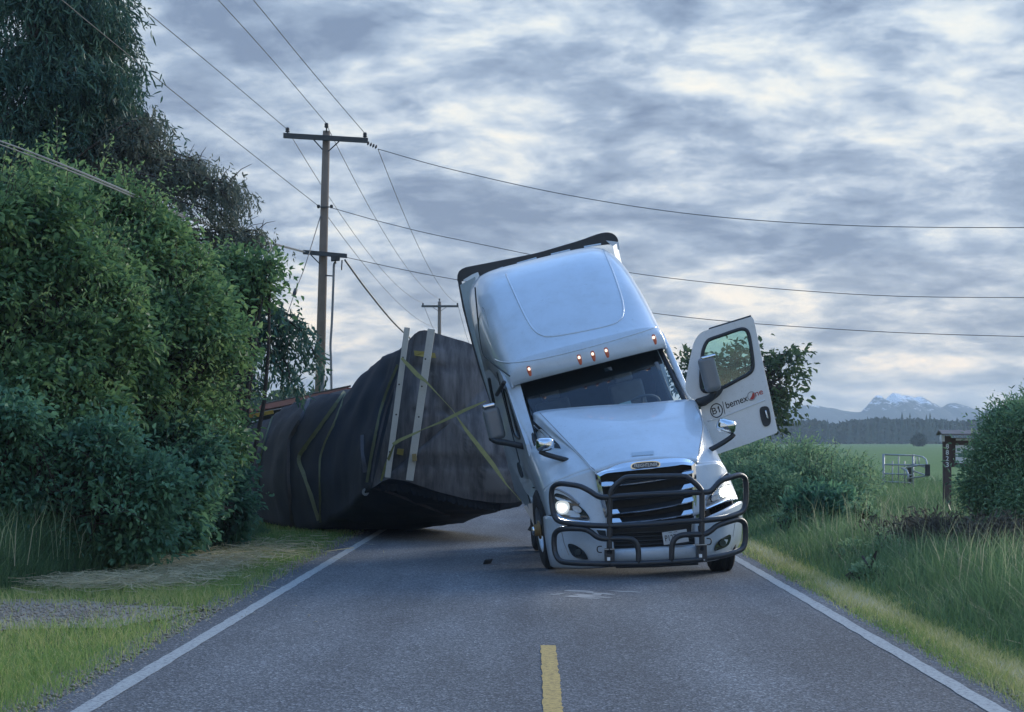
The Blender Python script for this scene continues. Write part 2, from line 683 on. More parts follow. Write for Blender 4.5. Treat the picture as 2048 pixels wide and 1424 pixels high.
def paint_mat(name, col):
    """Road paint, worn through to the chippings in places."""
    m = bpy.data.materials.new(name)
    m.use_nodes = True
    nt = m.node_tree
    nd, lk = nt.nodes, nt.links
    b = nd['Principled BSDF']
    tc = nd.new('ShaderNodeTexCoord')
    no = N(nd, 'ShaderNodeTexNoise')
    no.inputs['Scale'].default_value = 26
    no.inputs['Detail'].default_value = 6
    no.inputs['Roughness'].default_value = 0.7
    lk.new(tc.outputs['Object'], no.inputs['Vector'])
    r = nd.new('ShaderNodeValToRGB')
    e = r.color_ramp.elements
    e[0].position, e[0].color = 0.36, (col[0] * 0.35, col[1] * 0.35, col[2] * 0.4, 1)
    e[1].position, e[1].color = 0.52, (*col, 1)
    lk.new(no.outputs[0], r.inputs[0])
    lk.new(r.outputs[0], b.inputs['Base Color'])
    b.inputs['Roughness'].default_value = 0.75
    bp = nd.new('ShaderNodeBump')
    bp.inputs['Strength'].default_value = 0.5
    bp.inputs['Distance'].default_value = 0.006
    lk.new(no.outputs[0], bp.inputs['Height'])
    lk.new(bp.outputs[0], b.inputs['Normal'])
    return m


def ground_mat():
    m = bpy.data.materials.new('soil and short turf')
    m.use_nodes = True
    nt = m.node_tree
    nd, lk = nt.nodes, nt.links
    b = nd['Principled BSDF']
    tc = nd.new('ShaderNodeTexCoord')
    n1 = N(nd, 'ShaderNodeTexNoise')
    n1.inputs['Scale'].default_value = 0.35
    n1.inputs['Detail'].default_value = 8
    n2 = N(nd, 'ShaderNodeTexNoise')
    n2.inputs['Scale'].default_value = 9
    n2.inputs['Detail'].default_value = 6
    for n in (n1, n2):
        lk.new(tc.outputs['Object'], n.inputs['Vector'])
    r = nd.new('ShaderNodeValToRGB')
    e = r.color_ramp.elements
    e[0].position, e[0].color = 0.3, (0.060, 0.105, 0.035, 1)
    e[1].position, e[1].color = 0.75, (0.15, 0.17, 0.065, 1)
    lk.new(n1.outputs[0], r.inputs[0])
    r2 = nd.new('ShaderNodeValToRGB')
    e = r2.color_ramp.elements
    e[0].position, e[0].color = 0.35, (0.65, 0.65, 0.65, 1)
    e[1].position, e[1].color = 0.7, (1.25, 1.2, 1.1, 1)
    lk.new(n2.outputs[0], r2.inputs[0])
    mx = N(nd, 'ShaderNodeMix', data_type='RGBA', blend_type='MULTIPLY')
    mx.inputs['Factor'].default_value = 1
    lk.new(r.outputs[0], mx.inputs['A'])
    lk.new(r2.outputs[0], mx.inputs['B'])
    lk.new(mx.outputs['Result'], b.inputs['Base Color'])
    b.inputs['Roughness'].default_value = 0.95
    b.inputs['Specular IOR Level'].default_value = 0.1
    bp = nd.new('ShaderNodeBump')
    bp.inputs['Strength'].default_value = 0.6
    bp.inputs['Distance'].default_value = 0.03
    lk.new(n2.outputs[0], bp.inputs['Height'])
    lk.new(bp.outputs[0], b.inputs['Normal'])
    return m


ASPH = asphalt_mat()
WPAINT = paint_mat('white road paint', (0.35, 0.37, 0.36))
YPAINT = paint_mat('yellow road paint', (0.50, 0.33, 0.085))
GROUND = ground_mat()
GRAVEL = mat('grey gravel', (0.17, 0.145, 0.112), 0.95, scale=55, bump=0.8, bscale=45, color2=(0.37, 0.325, 0.26))
SHOULDER = mat('gritty shoulder', (0.085, 0.085, 0.075), 0.95, scale=16, bump=0.7, bscale=50, color2=(0.17, 0.165, 0.13))

# ------------------------------------------------------------------ the setting: ground, road, markings


def sheet(name, x0, x1, y0, y1, z, m, n=1, edge=0.0, seed=1):
    """A flat strip along the road with optionally ragged long edges."""
    V, Fs = [], []
    r = random.Random(seed)
    for i in range(n + 1):
        t = i / n
        y = y0 + (y1 - y0) * t
        V += [(x0 + r.uniform(-edge, edge), y, z), (x1 + r.uniform(-edge, edge), y, z)]
    Fs = [(2 * i, 2 * i + 1, 2 * i + 3, 2 * i + 2) for i in range(n)]
    return tag(mk(name, V, Fs, m), kind='structure')


sheet('ground', -2500, 2500, -44, 3600, -0.03, GROUND)
sheet('road', -3.02, 3.06, -40, 2500, 0.0, ASPH)
for nm, a, b_, sd_ in (('road_shoulder', -3.35, -2.98, 3), ('road_shoulder', 3.02, 3.36, 4)):
    sheet(nm, a, b_, -20, 300, -0.012, SHOULDER, 400, 0.07, sd_)
EL, ER = -2.735, 2.83
sheet('edge_line', EL - 0.075, EL + 0.055, -20, 600, 0.004, WPAINT, 2400, 0.007, 5)
sheet('edge_line', ER - 0.065, ER + 0.065, -20, 600, 0.004, WPAINT, 2400, 0.007, 6)
for k, (a, b_) in enumerate(((14.0, 17.35), (5.0, 9.0), (38.6, 42.2), (50.8, 54.4), (63, 66.6))):
    if k == 0:
        a = 8.5
    if k == 1:
        continue
    sheet('centre_dash', 0.065, 0.185, a, b_, 0.004, YPAINT, 90, 0.007, 10 + k)

# headlight glow on the asphalt, painted as overlapping pale slivers
GLOWPAINT = mat('painted road glow', (0.17, 0.18, 0.185), 0.8, scale=30, color2=(0.26, 0.27, 0.27))
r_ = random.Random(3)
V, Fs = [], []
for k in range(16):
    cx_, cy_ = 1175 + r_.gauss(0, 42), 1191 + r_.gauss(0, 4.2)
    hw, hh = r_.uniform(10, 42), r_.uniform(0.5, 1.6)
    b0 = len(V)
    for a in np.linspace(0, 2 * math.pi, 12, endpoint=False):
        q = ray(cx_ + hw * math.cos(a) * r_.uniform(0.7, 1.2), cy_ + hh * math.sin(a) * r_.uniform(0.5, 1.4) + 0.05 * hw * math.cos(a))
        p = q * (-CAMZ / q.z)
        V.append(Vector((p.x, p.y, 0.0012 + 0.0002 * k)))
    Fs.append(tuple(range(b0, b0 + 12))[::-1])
tag(mk('painted_glow', V, Fs, GLOWPAINT), kind='structure')

# gravel lay-by on the left and the farm drive on the right
lay = [P(*q) for q in ()]
V, Fs = [], []
ang = np.linspace(0, 2 * np.pi, 60, endpoint=False)
pts = [(-5.3 + 2.1 * math.cos(a) + 0.16 * math.sin(5 * a) + 0.08 * math.sin(13 * a), 20.6 + 1.75 * math.sin(a) + 0.25 * math.cos(4 * a) + 0.12 * math.sin(11 * a), -0.012) for a in ang]
tag(mk('gravel_patch', pts, [tuple(range(60))], GRAVEL), kind='structure')
pts = [(x, y, -0.010) for x, y in ((3.05, 68.0), (12, 67.0), (30, 64.5), (30, 68.5), (12, 71.5), (3.05, 73.0))]
tag(mk('gravel_drive', pts, [tuple(range(6))], GRAVEL), kind='structure')

FIELD = mat('young crop field', (0.085, 0.175, 0.055), 0.95, scale=0.05, spec=0.05, color2=(0.13, 0.215, 0.075))
sheet('field', 4.5, 420, 78, 900, -0.02, FIELD)
sheet('field', -420, -9.0, 85, 900, -0.02, FIELD)

# ------------------------------------------------------------------ far mountains and foothills
SNOWM = None


def mountain_mat():
    m = bpy.data.materials.new('rock forest and snow')
    m.use_nodes = True
    nt = m.node_tree
    nd, lk = nt.nodes, nt.links
    b = nd['Principled BSDF']
    b.inputs['Roughness'].default_value = 0.95
    b.inputs['Specular IOR Level'].default_value = 0.05
    geo = nd.new('ShaderNodeNewGeometry')
    sep = nd.new('ShaderNodeSeparateXYZ')
    lk.new(geo.outputs['Position'], sep.inputs[0])
    no = N(nd, 'ShaderNodeTexNoise')
    no.inputs['Scale'].default_value = 0.06
    no.inputs['Detail'].default_value = 8
    no.inputs['Roughness'].default_value = 0.75
    mp = nd.new('ShaderNodeMapping')
    mp.inputs['Scale'].default_value = (1.0, 0.25, 1.9)
    lk.new(geo.outputs['Position'], mp.inputs[0])
    lk.new(mp.outputs[0], no.inputs['Vector'])
    # snow lies high up, in patches
    a = N(nd, 'ShaderNodeMath', operation='MULTIPLY_ADD')
    a.inputs[1].default_value = 1 / 100.0
    a.inputs[2].default_value = -0.40
    lk.new(sep.outputs[2], a.inputs[0])
    c = N(nd, 'ShaderNodeMath', operation='ADD')
    lk.new(a.outputs[0], c.inputs[0])
    lk.new(no.outputs[0], c.inputs[1])
    r = nd.new('ShaderNodeValToRGB')
    e = r.color_ramp.elements
    e[0].position, e[0].color = 0.575, (0.025, 0.034, 0.045, 1)
    e[1].position, e[1].color = 0.66, (0.85, 0.86, 0.88, 1)
    lk.new(c.outputs[0], r.inputs[0])
    lk.new(r.outputs[0], b.inputs['Base Color'])
    return m


def mountains():
    prof = [(900, 846), (1200, 840), (1400, 832), (1540, 815), (1590, 812), (1620, 810), (1660, 815), (1700, 823), (1722, 823), (1735, 810), (1745, 796), (1754, 790),
            (1762, 792), (1768, 805), (1775, 794), (1783, 786), (1795, 787), (1805, 790), (1815, 791), (1826, 795), (1840, 792), (1850, 798),
            (1870, 808), (1881, 815), (1895, 806), (1910, 806), (1925, 809), (1945, 817), (1965, 822), (2020, 815), (2100, 805), (2300, 815), (2700, 830)]
    D0 = 2850.0
    xs = np.concatenate([np.linspace(900, 1560, 60), np.linspace(1562, 2020, 230), np.linspace(2030, 2700, 60)])
    zz = np.interp(xs, [p[0] for p in prof], [p[1] for p in prof])
    pk_ = np.clip((xs - 1725) / 20, 0, 1) * np.clip((1890 - xs) / 20, 0, 1)
    zz = zz + pk_ * (1.1 * np.sin(xs * 0.9) * np.sin(xs * 0.37 + 1) + 0.8 * np.sin(xs * 1.7 + 2)) + 0.5 * np.sin(xs * 0.21)
    ys = np.linspace(-1, 1, 41)
    V = []
    for j, t in enumerate(ys):
        Dj = D0 + 420 * t
        p = np.stack([xs, np.full_like(xs, t * 300), np.zeros_like(xs)], 1)
        n = fbm(p, 0.03, 3) * 0.5 + fbm(p, 0.11, 4) * 0.3
        ridge = 1.65 + (880 - zz) / F * D0
        fall = (1 - abs(t) ** 0.9)
        h = ridge * np.clip(fall * (1 + 0.30 * n * abs(t) ** 0.5 * (1 - abs(t))), 0, 1.0)
        X = (xs - 1065) / F * D0
        V.append(np.stack([X, np.full_like(xs, Dj), h - 0.5], 1))
    V = np.concatenate(V)
    nc = len(xs)
    i, j = np.meshgrid(np.arange(40), np.arange(nc - 1), indexing='ij')
    a = (i * nc + j).ravel()
    Fc = np.stack([a, a + 1, a + nc + 1, a + nc], 1)
    o = mk_np('mountains', V, [Fc], mountain_mat(), smooth=True)
    tag(o, kind='structure')


mountains()

# ------------------------------------------------------------------ foliage kit


def leaf_arrays(pos, axis, side, nrm, L, Wd, fold=0.14):
    n = len(pos)
    L, Wd = L[:, None], Wd[:, None]
    up = nrm * L * fold
    dip = nrm * L * -0.10
    V = np.stack([pos, pos + axis * L * 0.28 + side * Wd * 0.46 + up, pos + axis * L * 0.68 + side * Wd * 0.36 + up * 0.7, pos + axis * L + dip,
                  pos + axis * L * 0.68 - side * Wd * 0.36 + up * 0.7, pos + axis * L * 0.28 - side * Wd * 0.46 + up], 1).reshape(-1, 3)
    k = np.arange(n) * 6
    Fc = np.concatenate([np.stack([k, k + 1, k + 2, k + 3], 1), np.stack([k, k + 3, k + 4, k + 5], 1)])
    return V, Fc


def unit(a):
    return a / np.maximum(1e-9, np.linalg.norm(a, axis=1, keepdims=True))


def leaves(pos, out, L, Wd, droop=0.3, rnd=0.7, R=rng):
    n = len(pos)
    ax = unit(out + R.normal(size=(n, 3)) * rnd + np.array([0, 0, -droop]))
    nr = R.normal(size=(n, 3)) * 0.6 + np.array([0, 0, 1.0]) + out * 0.5
    sd_ = unit(np.cross(ax, nr))
    nr = unit(np.cross(sd_, ax))
    return leaf_arrays(pos, ax, sd_, nr, L, Wd)


def crown(blobs, n_clumps, per, leaf, R, clump_r=(0.25, 0.5), shell=(0.62, 1.02), tint0=0.5, rough=0.25, droop=0.3, wr=0.55, upspray=0.0, zmin=0.05, lump=0):
    """Leaf clumps spread over the outer shell of several ellipsoids."""
    if lump:
        sub = []
        for b in blobs:
            area_ = b[3] * b[5] + b[3] * b[4] + b[4] * b[5]
            for q in range(max(3, int(lump * area_))):
                d_ = R.normal(size=3)
                d_ /= np.linalg.norm(d_)
                k_ = R.uniform(0.72, 1.08)
                r_ = R.uniform(0.22, 0.50) * min(1.0, 0.45 + 0.35 * min(b[3:6]))
                sub.append((b[0] + d_[0] * b[3] * k_, b[1] + d_[1] * b[4] * k_, b[2] + d_[2] * b[5] * k_, r_ * 1.1, r_ * 1.1, r_ * R.uniform(0.7, 1.5)))
        core = [(b[0], b[1], b[2], b[3] * 0.8, b[4] * 0.8, b[5] * 0.8) for b in blobs]
        blobs = sub + core
    vol = np.array([b[3] * b[4] + b[4] * b[5] + b[3] * b[5] for b in blobs])
    if lump:
        vol[len(sub):] *= 0.55
    which = R.choice(len(blobs), n_clumps, p=vol / vol.sum())
    B = np.array(blobs)[which]
    d = unit(R.normal(size=(n_clumps, 3)))
    rr = R.uniform(shell[0] ** 2, shell[1] ** 2, n_clumps) ** 0.5
    rr *= 1 + rough * fbm(d * 3 + B[:, :3], 1.6, 11)
    cc = B[:, :3] + d * B[:, 3:6] * rr[:, None]
    keep = cc[:, 2] > zmin
    cc, d = cc[keep], d[keep]
    n_c = len(cc)
    cr = R.uniform(*clump_r, n_c)
    ct = np.clip(tint0 + R.normal(size=n_c) * 0.17 + 0.12 * fbm(cc, 0.9, 5), 0, 1)
    k = np.repeat(np.arange(n_c), per)
    off = R.normal(size=(len(k), 3)) * 0.55
    off[:, 2] *= 0.75
    pos = cc[k] + off * cr[k][:, None]
    out = unit(d[k] * 0.8 + off * 0.8 + np.array([0, 0, upspray]))
    L = R.uniform(leaf * 0.6, leaf * 1.25, len(k))
    V, Fc = leaves(pos, out, L, L * R.uniform(wr * 0.75, wr * 1.2, len(k)), droop=droop, R=R)
    t = np.clip(ct[k] + R.normal(size=len(k)) * 0.12, 0, 1)
    return V, Fc, np.repeat(t, 6), cc, cr


def shoots(blobs, n, leaf, R, length=(0.35, 0.9), tint0=0.6, wr=0.5, zmin=0.3, up=0.7, step=0.055):
    """young shoots that stand out of the crown, leaves set along each"""
    vol = np.array([b[3] * b[4] + b[4] * b[5] + b[3] * b[5] for b in blobs])
    which = R.choice(len(blobs), n, p=vol / vol.sum())
    B = np.array(blobs)[which]
    d = unit(R.normal(size=(n, 3)) + np.array([0, 0, 0.35]))
    st = B[:, :3] + d * B[:, 3:6] * 0.93
    st = st[st[:, 2] > zmin]
    d = d[:len(st)]
    n = len(st)
    ln = R.uniform(*length, n)
    dr = unit(d * 0.8 + R.normal(size=(n, 3)) * 0.35 + np.array([0, 0, up]))
    m = 14
    k = np.repeat(np.arange(n), m)
    f = np.tile(np.linspace(0.05, 1, m), n)
    curve = np.stack([0 * f, 0 * f, -0.22 * f ** 2], 1) * ln[k][:, None]
    p = st[k] + dr[k] * (f * ln[k])[:, None] + curve
    p = p + R.normal(size=p.shape) * 0.02
    out = unit(dr[k] * 0.7 + R.normal(size=(len(k), 3)) * 0.9)
    L = leaf * R.uniform(0.55, 1.1, len(k)) * (1.15 - 0.5 * f)
    V, Fc = leaves(p, out, L, L * wr * R.uniform(0.8, 1.2, len(k)), droop=0.25, rnd=0.3, R=R)
    t = np.clip(np.repeat(tint0 + R.normal(size=n) * 0.13, m) + 0.15 * f + R.normal(size=len(k)) * 0.08, 0, 1)
    tw = [tube([Vector(a), Vector(a + b_ * l * 0.6 + np.array([0, 0, -0.08 * l])), Vector(a + b_ * l + np.array([0, 0, -0.22 * l]))], 0.007, 3, taper=0.003, caps=False) for a, b_, l in zip(st, dr, ln)]
    return V, Fc, np.repeat(t, 6), tw


def twigs(base_pts, cc, R, frac=0.35, r=0.012, n=4):
    """thin branches from the trunk line out to clump centres"""
    parts = []
    for c in cc[:: max(1, int(1 / frac))]:
        b = base_pts[R.integers(len(base_pts))]
        a, c = Vector(b), Vector(c)
        m = a.lerp(c, 0.55) + Vector(R.normal(size=3) * 0.12)
        parts.append(tube(catmull([a, m, c], 2), r * 2.0, n, taper=r * 0.4, caps=False))
    return merge(*parts) if parts else ([], [])


GREENS = leafmat('hedge leaves', [(0.0, (0.062, 0.134, 0.066)), (0.4, (0.106, 0.216, 0.094)), (0.7, (0.168, 0.294, 0.118)), (1.0, (0.282, 0.408, 0.162))])
GREEND = leafmat('dark shrub leaves', [(0.0, (0.066, 0.152, 0.108)), (0.5, (0.108, 0.248, 0.152)), (1.0, (0.200, 0.378, 0.200))])
CEDAR = leafmat('cedar sprays', [(0.0, (0.037, 0.091, 0.077)), (0.5, (0.067, 0.149, 0.110)), (1.0, (0.132, 0.240, 0.149))], trans=0.2)
CEDARB = leafmat('browning sprays', [(0.0, (0.081, 0.117, 0.098)), (0.5, (0.139, 0.171, 0.134)), (1.0, (0.244, 0.260, 0.188))], trans=0.3)
BRAMB = leafmat('bramble leaves', [(0.0, (0.121, 0.217, 0.135)), (0.5, (0.208, 0.348, 0.189)), (1.0, (0.376, 0.499, 0.256))])
FARTREE = leafmat('far tree foliage', [(0.0, (0.024, 0.044, 0.040)), (1.0, (0.050, 0.085, 0.068))], trans=0.0, rough=0.95, spec=0.02)
APPLE = leafmat('orchard leaves', [(0.0, (0.036, 0.070, 0.041)), (0.5, (0.065, 0.116, 0.058)), (1.0, (0.116, 0.174, 0.080))])
JUNI = leafmat('juniper sprays', [(0.0, (0.116, 0.215, 0.140)), (0.5, (0.198, 0.351, 0.198)), (1.0, (0.351, 0.514, 0.248))], trans=0.25)
GRASSM = leafmat('tall grass', [(0.0, (0.084, 0.156, 0.074)), (0.45, (0.142, 0.246, 0.110)), (0.75, (0.222, 0.324, 0.156)), (0.9, (0.360, 0.396, 0.228)), (1.0, (0.480, 0.444, 0.300))])
VERGEM = leafmat('mown verge', [(0.0, (0.099, 0.219, 0.055)), (0.40, (0.210, 0.328, 0.092)), (0.62, (0.401, 0.428, 0.156)), (0.85, (0.600, 0.566, 0.274)), (1.0, (0.600, 0.600, 0.437))])
HAYM = leafmat('dry hay', [(0.0, (0.34, 0.30, 0.17)), (1.0, (0.66, 0.58, 0.38))])


def bush(name, label, cat, blobs, n_clumps, per, leaf, m, seed, group=None, trunk=None, nshoot=0, slen=(0.35, 0.9), sup=0.7, **kw):
    R = np.random.default_rng(seed)
    bx, by = blobs[0][0], blobs[0][1]
    t = empty(name, (bx, by, 0), label, cat, group)
    V, Fc, tint, cc, cr = crown(blobs, n_clumps, per, leaf, R, **kw)
    tws = []
    if nshoot:
        V2, F2, t2, tws = shoots(blobs, nshoot, leaf, R, slen, min(0.85, kw.get('tint0', 0.5) + 0.22), kw.get('wr', 0.5), up=sup)
        Fc = np.concatenate([Fc, F2 + len(V)])
        V, tint = np.concatenate([V, V2]), np.concatenate([tint, t2])
    mk_np('foliage', V, [Fc], m, t, tint)
    base = []
    for b in blobs:
        for q in range(3):
            x, y = b[0] + R.normal() * b[3] * 0.2, b[1] + R.normal() * b[4] * 0.2
            base.append((Vector((b[0] * 0.5 + bx * 0.5, b[1] * 0.5 + by * 0.5, 0)), Vector((x, y, b[2] + b[5] * 0.25))))
    parts = [tube(catmull([a, a.lerp(c, 0.5) + Vector((R.normal() * 0.1, R.normal() * 0.1, 0)), c], 3), 0.05, 6, taper=0.02, caps=False) for a, c in base]
    for pt in parts:
        mk('stem', *pt, BARK, t, smooth=True)
    tw = twigs([tuple(a.lerp(c, 0.7)) for a, c in base], cc, R, 0.25)
    mk('twigs', *merge(tw, *tws), BARK, t)
    return t


def blob(px, py, D, rx, ry, depth):
    """ellipsoid whose outline in the photograph is rx by ry pixels about (px, py)"""
    p = P(px, py, D)
    s = D / F
    return (p.x, p.y, p.z, rx * s, depth, ry * s)


# hedge of separate bushes along the left verge
bush('hazel_bush', 'tall broad green bush filling the left edge in front of the cedar', 'bush',
     [blob(20, 760, 27.5, 170, 300, 1.3), blob(130, 560, 28.5, 110, 170, 1.1), blob(-30, 540, 27.5, 140, 190, 1.1), blob(105, 380, 28.5, 40, 75, 0.5), blob(180, 700, 28, 90, 160, 0.9)],
     1150, 58, 0.115, GREENS, 21, zmin=0.3, nshoot=420, rough=0.3, lump=6, clump_r=(0.16, 0.34), slen=(0.4, 1.0))
bush('maple_bush', 'tallest green bush in the hedge with a pointed leafy top below the brown branches', 'bush',
     [blob(290, 780, 30.5, 150, 270, 1.3), blob(262, 570, 31, 102, 128, 1.1), blob(210, 430, 31, 55, 85, 0.7), blob(338, 670, 31.5, 60, 118, 0.9), blob(275, 440, 31, 35, 60, 0.5)],
     1150, 58, 0.11, GREENS, 22, tint0=0.58, zmin=0.3, nshoot=420, rough=0.3, lump=6, clump_r=(0.16, 0.34), slen=(0.4, 1.0))
bush('cherry_bush', 'bush at the hedge end with sprays of larger leaves reaching toward the pole', 'bush',
     [blob(385, 830, 33.5, 55, 210, 1.0), blob(400, 640, 34, 45, 100, 0.7), blob(500, 548, 34, 42, 26, 0.3), blob(540, 522, 34, 26, 10, 0.15), blob(505, 592, 34, 34, 16, 0.2), blob(455, 560, 34, 26, 38, .35)],
     420, 56, 0.12, GREENS, 23, tint0=0.46, zmin=0.3, nshoot=170, rough=0.3, slen=(0.25, 0.6), sup=0.2)
bush('elder_bush', 'dark low bush at the hedge foot beside the tarped load', 'bush',
     [blob(420, 990, 32.5, 55, 95, 0.8), blob(350, 970, 30, 90, 130, 0.9)],
     480, 48, 0.11, GREEND, 24, zmin=0.05, nshoot=140, rough=0.3, lump=7, clump_r=(0.15, 0.3))
bush('bramble_bush', 'low dark leafy thicket behind the tall grass at the left edge', 'bush',
     [blob(140, 1000, 26.5, 200, 130, 0.9), blob(-20, 960, 26, 110, 170, 0.9)],
     640, 50, 0.10, GREEND, 25, tint0=0.6, zmin=0.05, nshoot=200, rough=0.3, lump=7, clump_r=(0.15, 0.3))

# the cedar: trunk, limbs, hanging sprays


def spray_tree(t, limbs, mat_, R, seglen=0.16, strand=(0.25, 0.55), width=0.05, per=9, name='crown', spread=0.28):
    pos, ax, tint, ln = [], [], [], []
    for lb in limbs:
        c = resample(catmull(lb, 6), max(4, int(sum((Vector(b) - Vector(a)).length for a, b in zip(lb, lb[1:])) / seglen)))
        lt = R.uniform(0.25, 0.75)
        for i, p in enumerate(c):
            f = i / len(c)
            if f < 0.12:
                continue
            k = per
            o = R.normal(size=(k, 3)) * spread * (0.45 + 0.75 * (1 - abs(f - 0.6)))
            o[:, 2] *= 0.45
            pos.append(np.array(p) + o)
            dirr = np.array((c[min(i + 1, len(c) - 1)] - c[max(0, i - 1)]).normalized())
            a = dirr * 0.35 + R.normal(size=(k, 3)) * 0.35 + np.array([0, 0, -0.95])
            ax.append(unit(a))
            tint.append(np.clip(lt + R.normal(size=k) * 0.16, 0, 1))
            ln.append(R.uniform(*strand, k))
    pos, ax, tint, ln = np.concatenate(pos), np.concatenate(ax), np.concatenate(tint), np.concatenate(ln)
    # each hanging strand: a spine with short leaflets
    n = len(pos)
    reps = 6
    k = np.repeat(np.arange(n), reps)
    s = np.tile(np.linspace(0.0, 0.9, reps), n)
    q = pos[k] + ax[k] * (s * ln[k])[:, None]
    a2 = unit(ax[k] + R.normal(size=(len(k), 3)) * 0.55)
    sd_ = unit(np.cross(a2, R.normal(size=(len(k), 3))))
    nr = unit(np.cross(sd_, a2))
    L = ln[k] * R.uniform(0.28, 0.5, len(k))
    W_ = width * R.uniform(0.7, 1.4, len(k))
    V, Fc = leaf_arrays(q, a2, sd_, nr, L, W_, 0.05)
    mk_np(name, V, [Fc], mat_, t, np.repeat(np.clip(tint[k] + R.normal(size=len(k)) * 0.08, 0, 1), 6))


def cedar():
    R = np.random.default_rng(31)
    D = 40.0
    base = P(70, 880, D)
    t = empty('cedar_tree', (base.x, base.y, 0), 'huge dark cedar with drooping sprays towering behind the hedge in the top left corner', 'tree')
    top = 16.5
    tr = [Vector((base.x, base.y, -0.1)), Vector((base.x + 0.1, base.y, 6)), Vector((base.x - 0.05, base.y, 12)), Vector((base.x, base.y, top))]
    mk('trunk', *tube(catmull(tr, 5), 0.42, 12, taper=0.05), BARK, t, smooth=True)
    limbs = []
    for i in range(210):
        z = R.uniform(2.0, 15.5)
        a = R.uniform(0, 2 * math.pi)
        reach = (1.0 - (z / 18.5)) * 2.15 * R.uniform(0.65, 1.08) + 0.5
        d = Vector((math.cos(a), math.sin(a), 0))
        p0 = Vector((base.x, base.y, z))
        limbs.append([p0, p0 + d * reach * 0.5 + Vector((0, 0, 0.15)), p0 + d * reach * 0.85 + Vector((0, 0, -0.1)), p0 + d * reach + Vector((0, 0, -0.45))])
    # limbs the photograph shows reaching out over the hedge to the right
    reach_g = [[(90, 330), (150, 250), (220, 215), (250, 250)], [(90, 400), (180, 300), (250, 290), (290, 330)], [(80, 120), (140, 60), (190, 40), (215, 60)],
               [(80, 240), (150, 160), (195, 140), (215, 170)], [(80, 60), (140, 0), (180, -10), (205, 10)], [(80, 330), (160, 330), (220, 320), (245, 370)]]
    for g in reach_g:
        for q in range(3):
            limbs.append([P(x + R.normal() * 8, y + R.normal() * 12, D - 0.4 + R.normal() * 0.5) for x, y in g])
    spray_tree(t, limbs, CEDAR, R, per=12, width=0.032)
    brown = []
    for g in ([(150, 330), (230, 260), (280, 240), (303, 250)], [(180, 360), (260, 290), (300, 283), (330, 310)], [(200, 380), (300, 312), (360, 318), (402, 338)], [(220, 400), (330, 350), (420, 362), (468, 372)], [(100, 420), (220, 330), (330, 335), (430, 385), (465, 420)], [(100, 440), (240, 380), (350, 400), (440, 430), (470, 470)],
              [(100, 380), (200, 290), (270, 262), (300, 250)], [(100, 430), (230, 310), (310, 318), (385, 330), (400, 345)],
              [(120, 470), (260, 420), (380, 450), (470, 470), (500, 480)], [(100, 430), (250, 350), (380, 360), (455, 375), (470, 395)], [(110, 500), (300, 470), (420, 480), (510, 470), (516, 480)]):
        for q in range(2):
            brown.append([P(x + R.normal() * 7, y + R.normal() * 8, D - 1.0 + R.normal() * 0.4) for x, y in g])
    spray_tree(t, brown, CEDARB, R, per=8, strand=(0.14, 0.34), width=0.028, name='brown_sprays', spread=0.17)
    low = []
    for g in ([(250, 720), (400, 620), (520, 625), (600, 660), (635, 715)], [(260, 760), (420, 690), (510, 690), (570, 730), (588, 770)],
              [(250, 700), (400, 600), (500, 600), (560, 620), (605, 650)], [(260, 760), (400, 720), (470, 730), (520, 770)],
              [(250, 740), (400, 640), (480, 640), (540, 650), (575, 690)]):
        for q in range(2):
            low.append([P(x + R.normal() * 5, y + R.normal() * 6, D - 2.0 + R.normal() * 0.3) for x, y in g])
    spray_tree(t, low, CEDAR, R, per=5, strand=(0.2, 0.42), width=0.045, name='low_sprays', spread=0.14)
    parts = [tube(catmull(l, 3), 0.05, 6, taper=0.008, caps=False) for l in limbs[::3] + low] + [tube(catmull(l, 3), 0.028, 5, taper=0.006, caps=False) for l in brown]
    for l in brown:
        c = catmull(l, 5)
        for p in c[6::5]:
            e = p + Vector(np.clip(R.normal(size=3), -1.3, 1.3)) * 0.2 + Vector((0.12, 0, 0.06))
            parts.append(tube([p, p.lerp(e, 0.5) + Vector((0, 0, 0.05)), e], 0.012, 4, taper=0.004, caps=False))
    mk('limbs', *merge(*parts), BARK, t, smooth=True)


cedar()


def broad_tree(name, label, blobs, n_clumps, per, leaf, m, seed, trunk_r=0.14, group=None, **kw):
    R = np.random.default_rng(seed)
    bx, by = blobs[0][0], blobs[0][1]
    t = empty(name, (bx, by, 0), label, 'tree', group)
    V, Fc, tint, cc, cr = crown(blobs, n_clumps, per, leaf, R, **kw)
    mk_np('crown', V, [Fc], m, t, tint)
    fork = Vector((bx, by, max(0.5, blobs[0][2] - blobs[0][5] * 0.6)))
    parts = [tube(catmull([Vector((bx, by, -0.1)), Vector((bx + 0.05, by, fork.z * 0.5)), fork], 4), trunk_r, 10, taper=trunk_r * 0.7)]
    mk('trunk', *merge(*parts), BARK, t, smooth=True)
    parts = []
    tips = [fork]
    for b in blobs:
        for q in range(4):
            e = Vector((b[0] + R.normal() * b[3] * 0.4, b[1] + R.normal() * b[4] * 0.4, b[2] + R.normal() * b[5] * 0.35))
            mid = fork.lerp(e, 0.5) + Vector(R.normal(size=3) * 0.15)
            parts.append(tube(catmull([fork, mid, e], 4), trunk_r * 0.5, 6, taper=0.02, caps=False))
            tips += [mid, e]
    tw = twigs([tuple(p) for p in tips], cc, R, 0.6, 0.01)
    mk('limbs', *merge(*parts, tw), BARK, t, smooth=True)
    return t


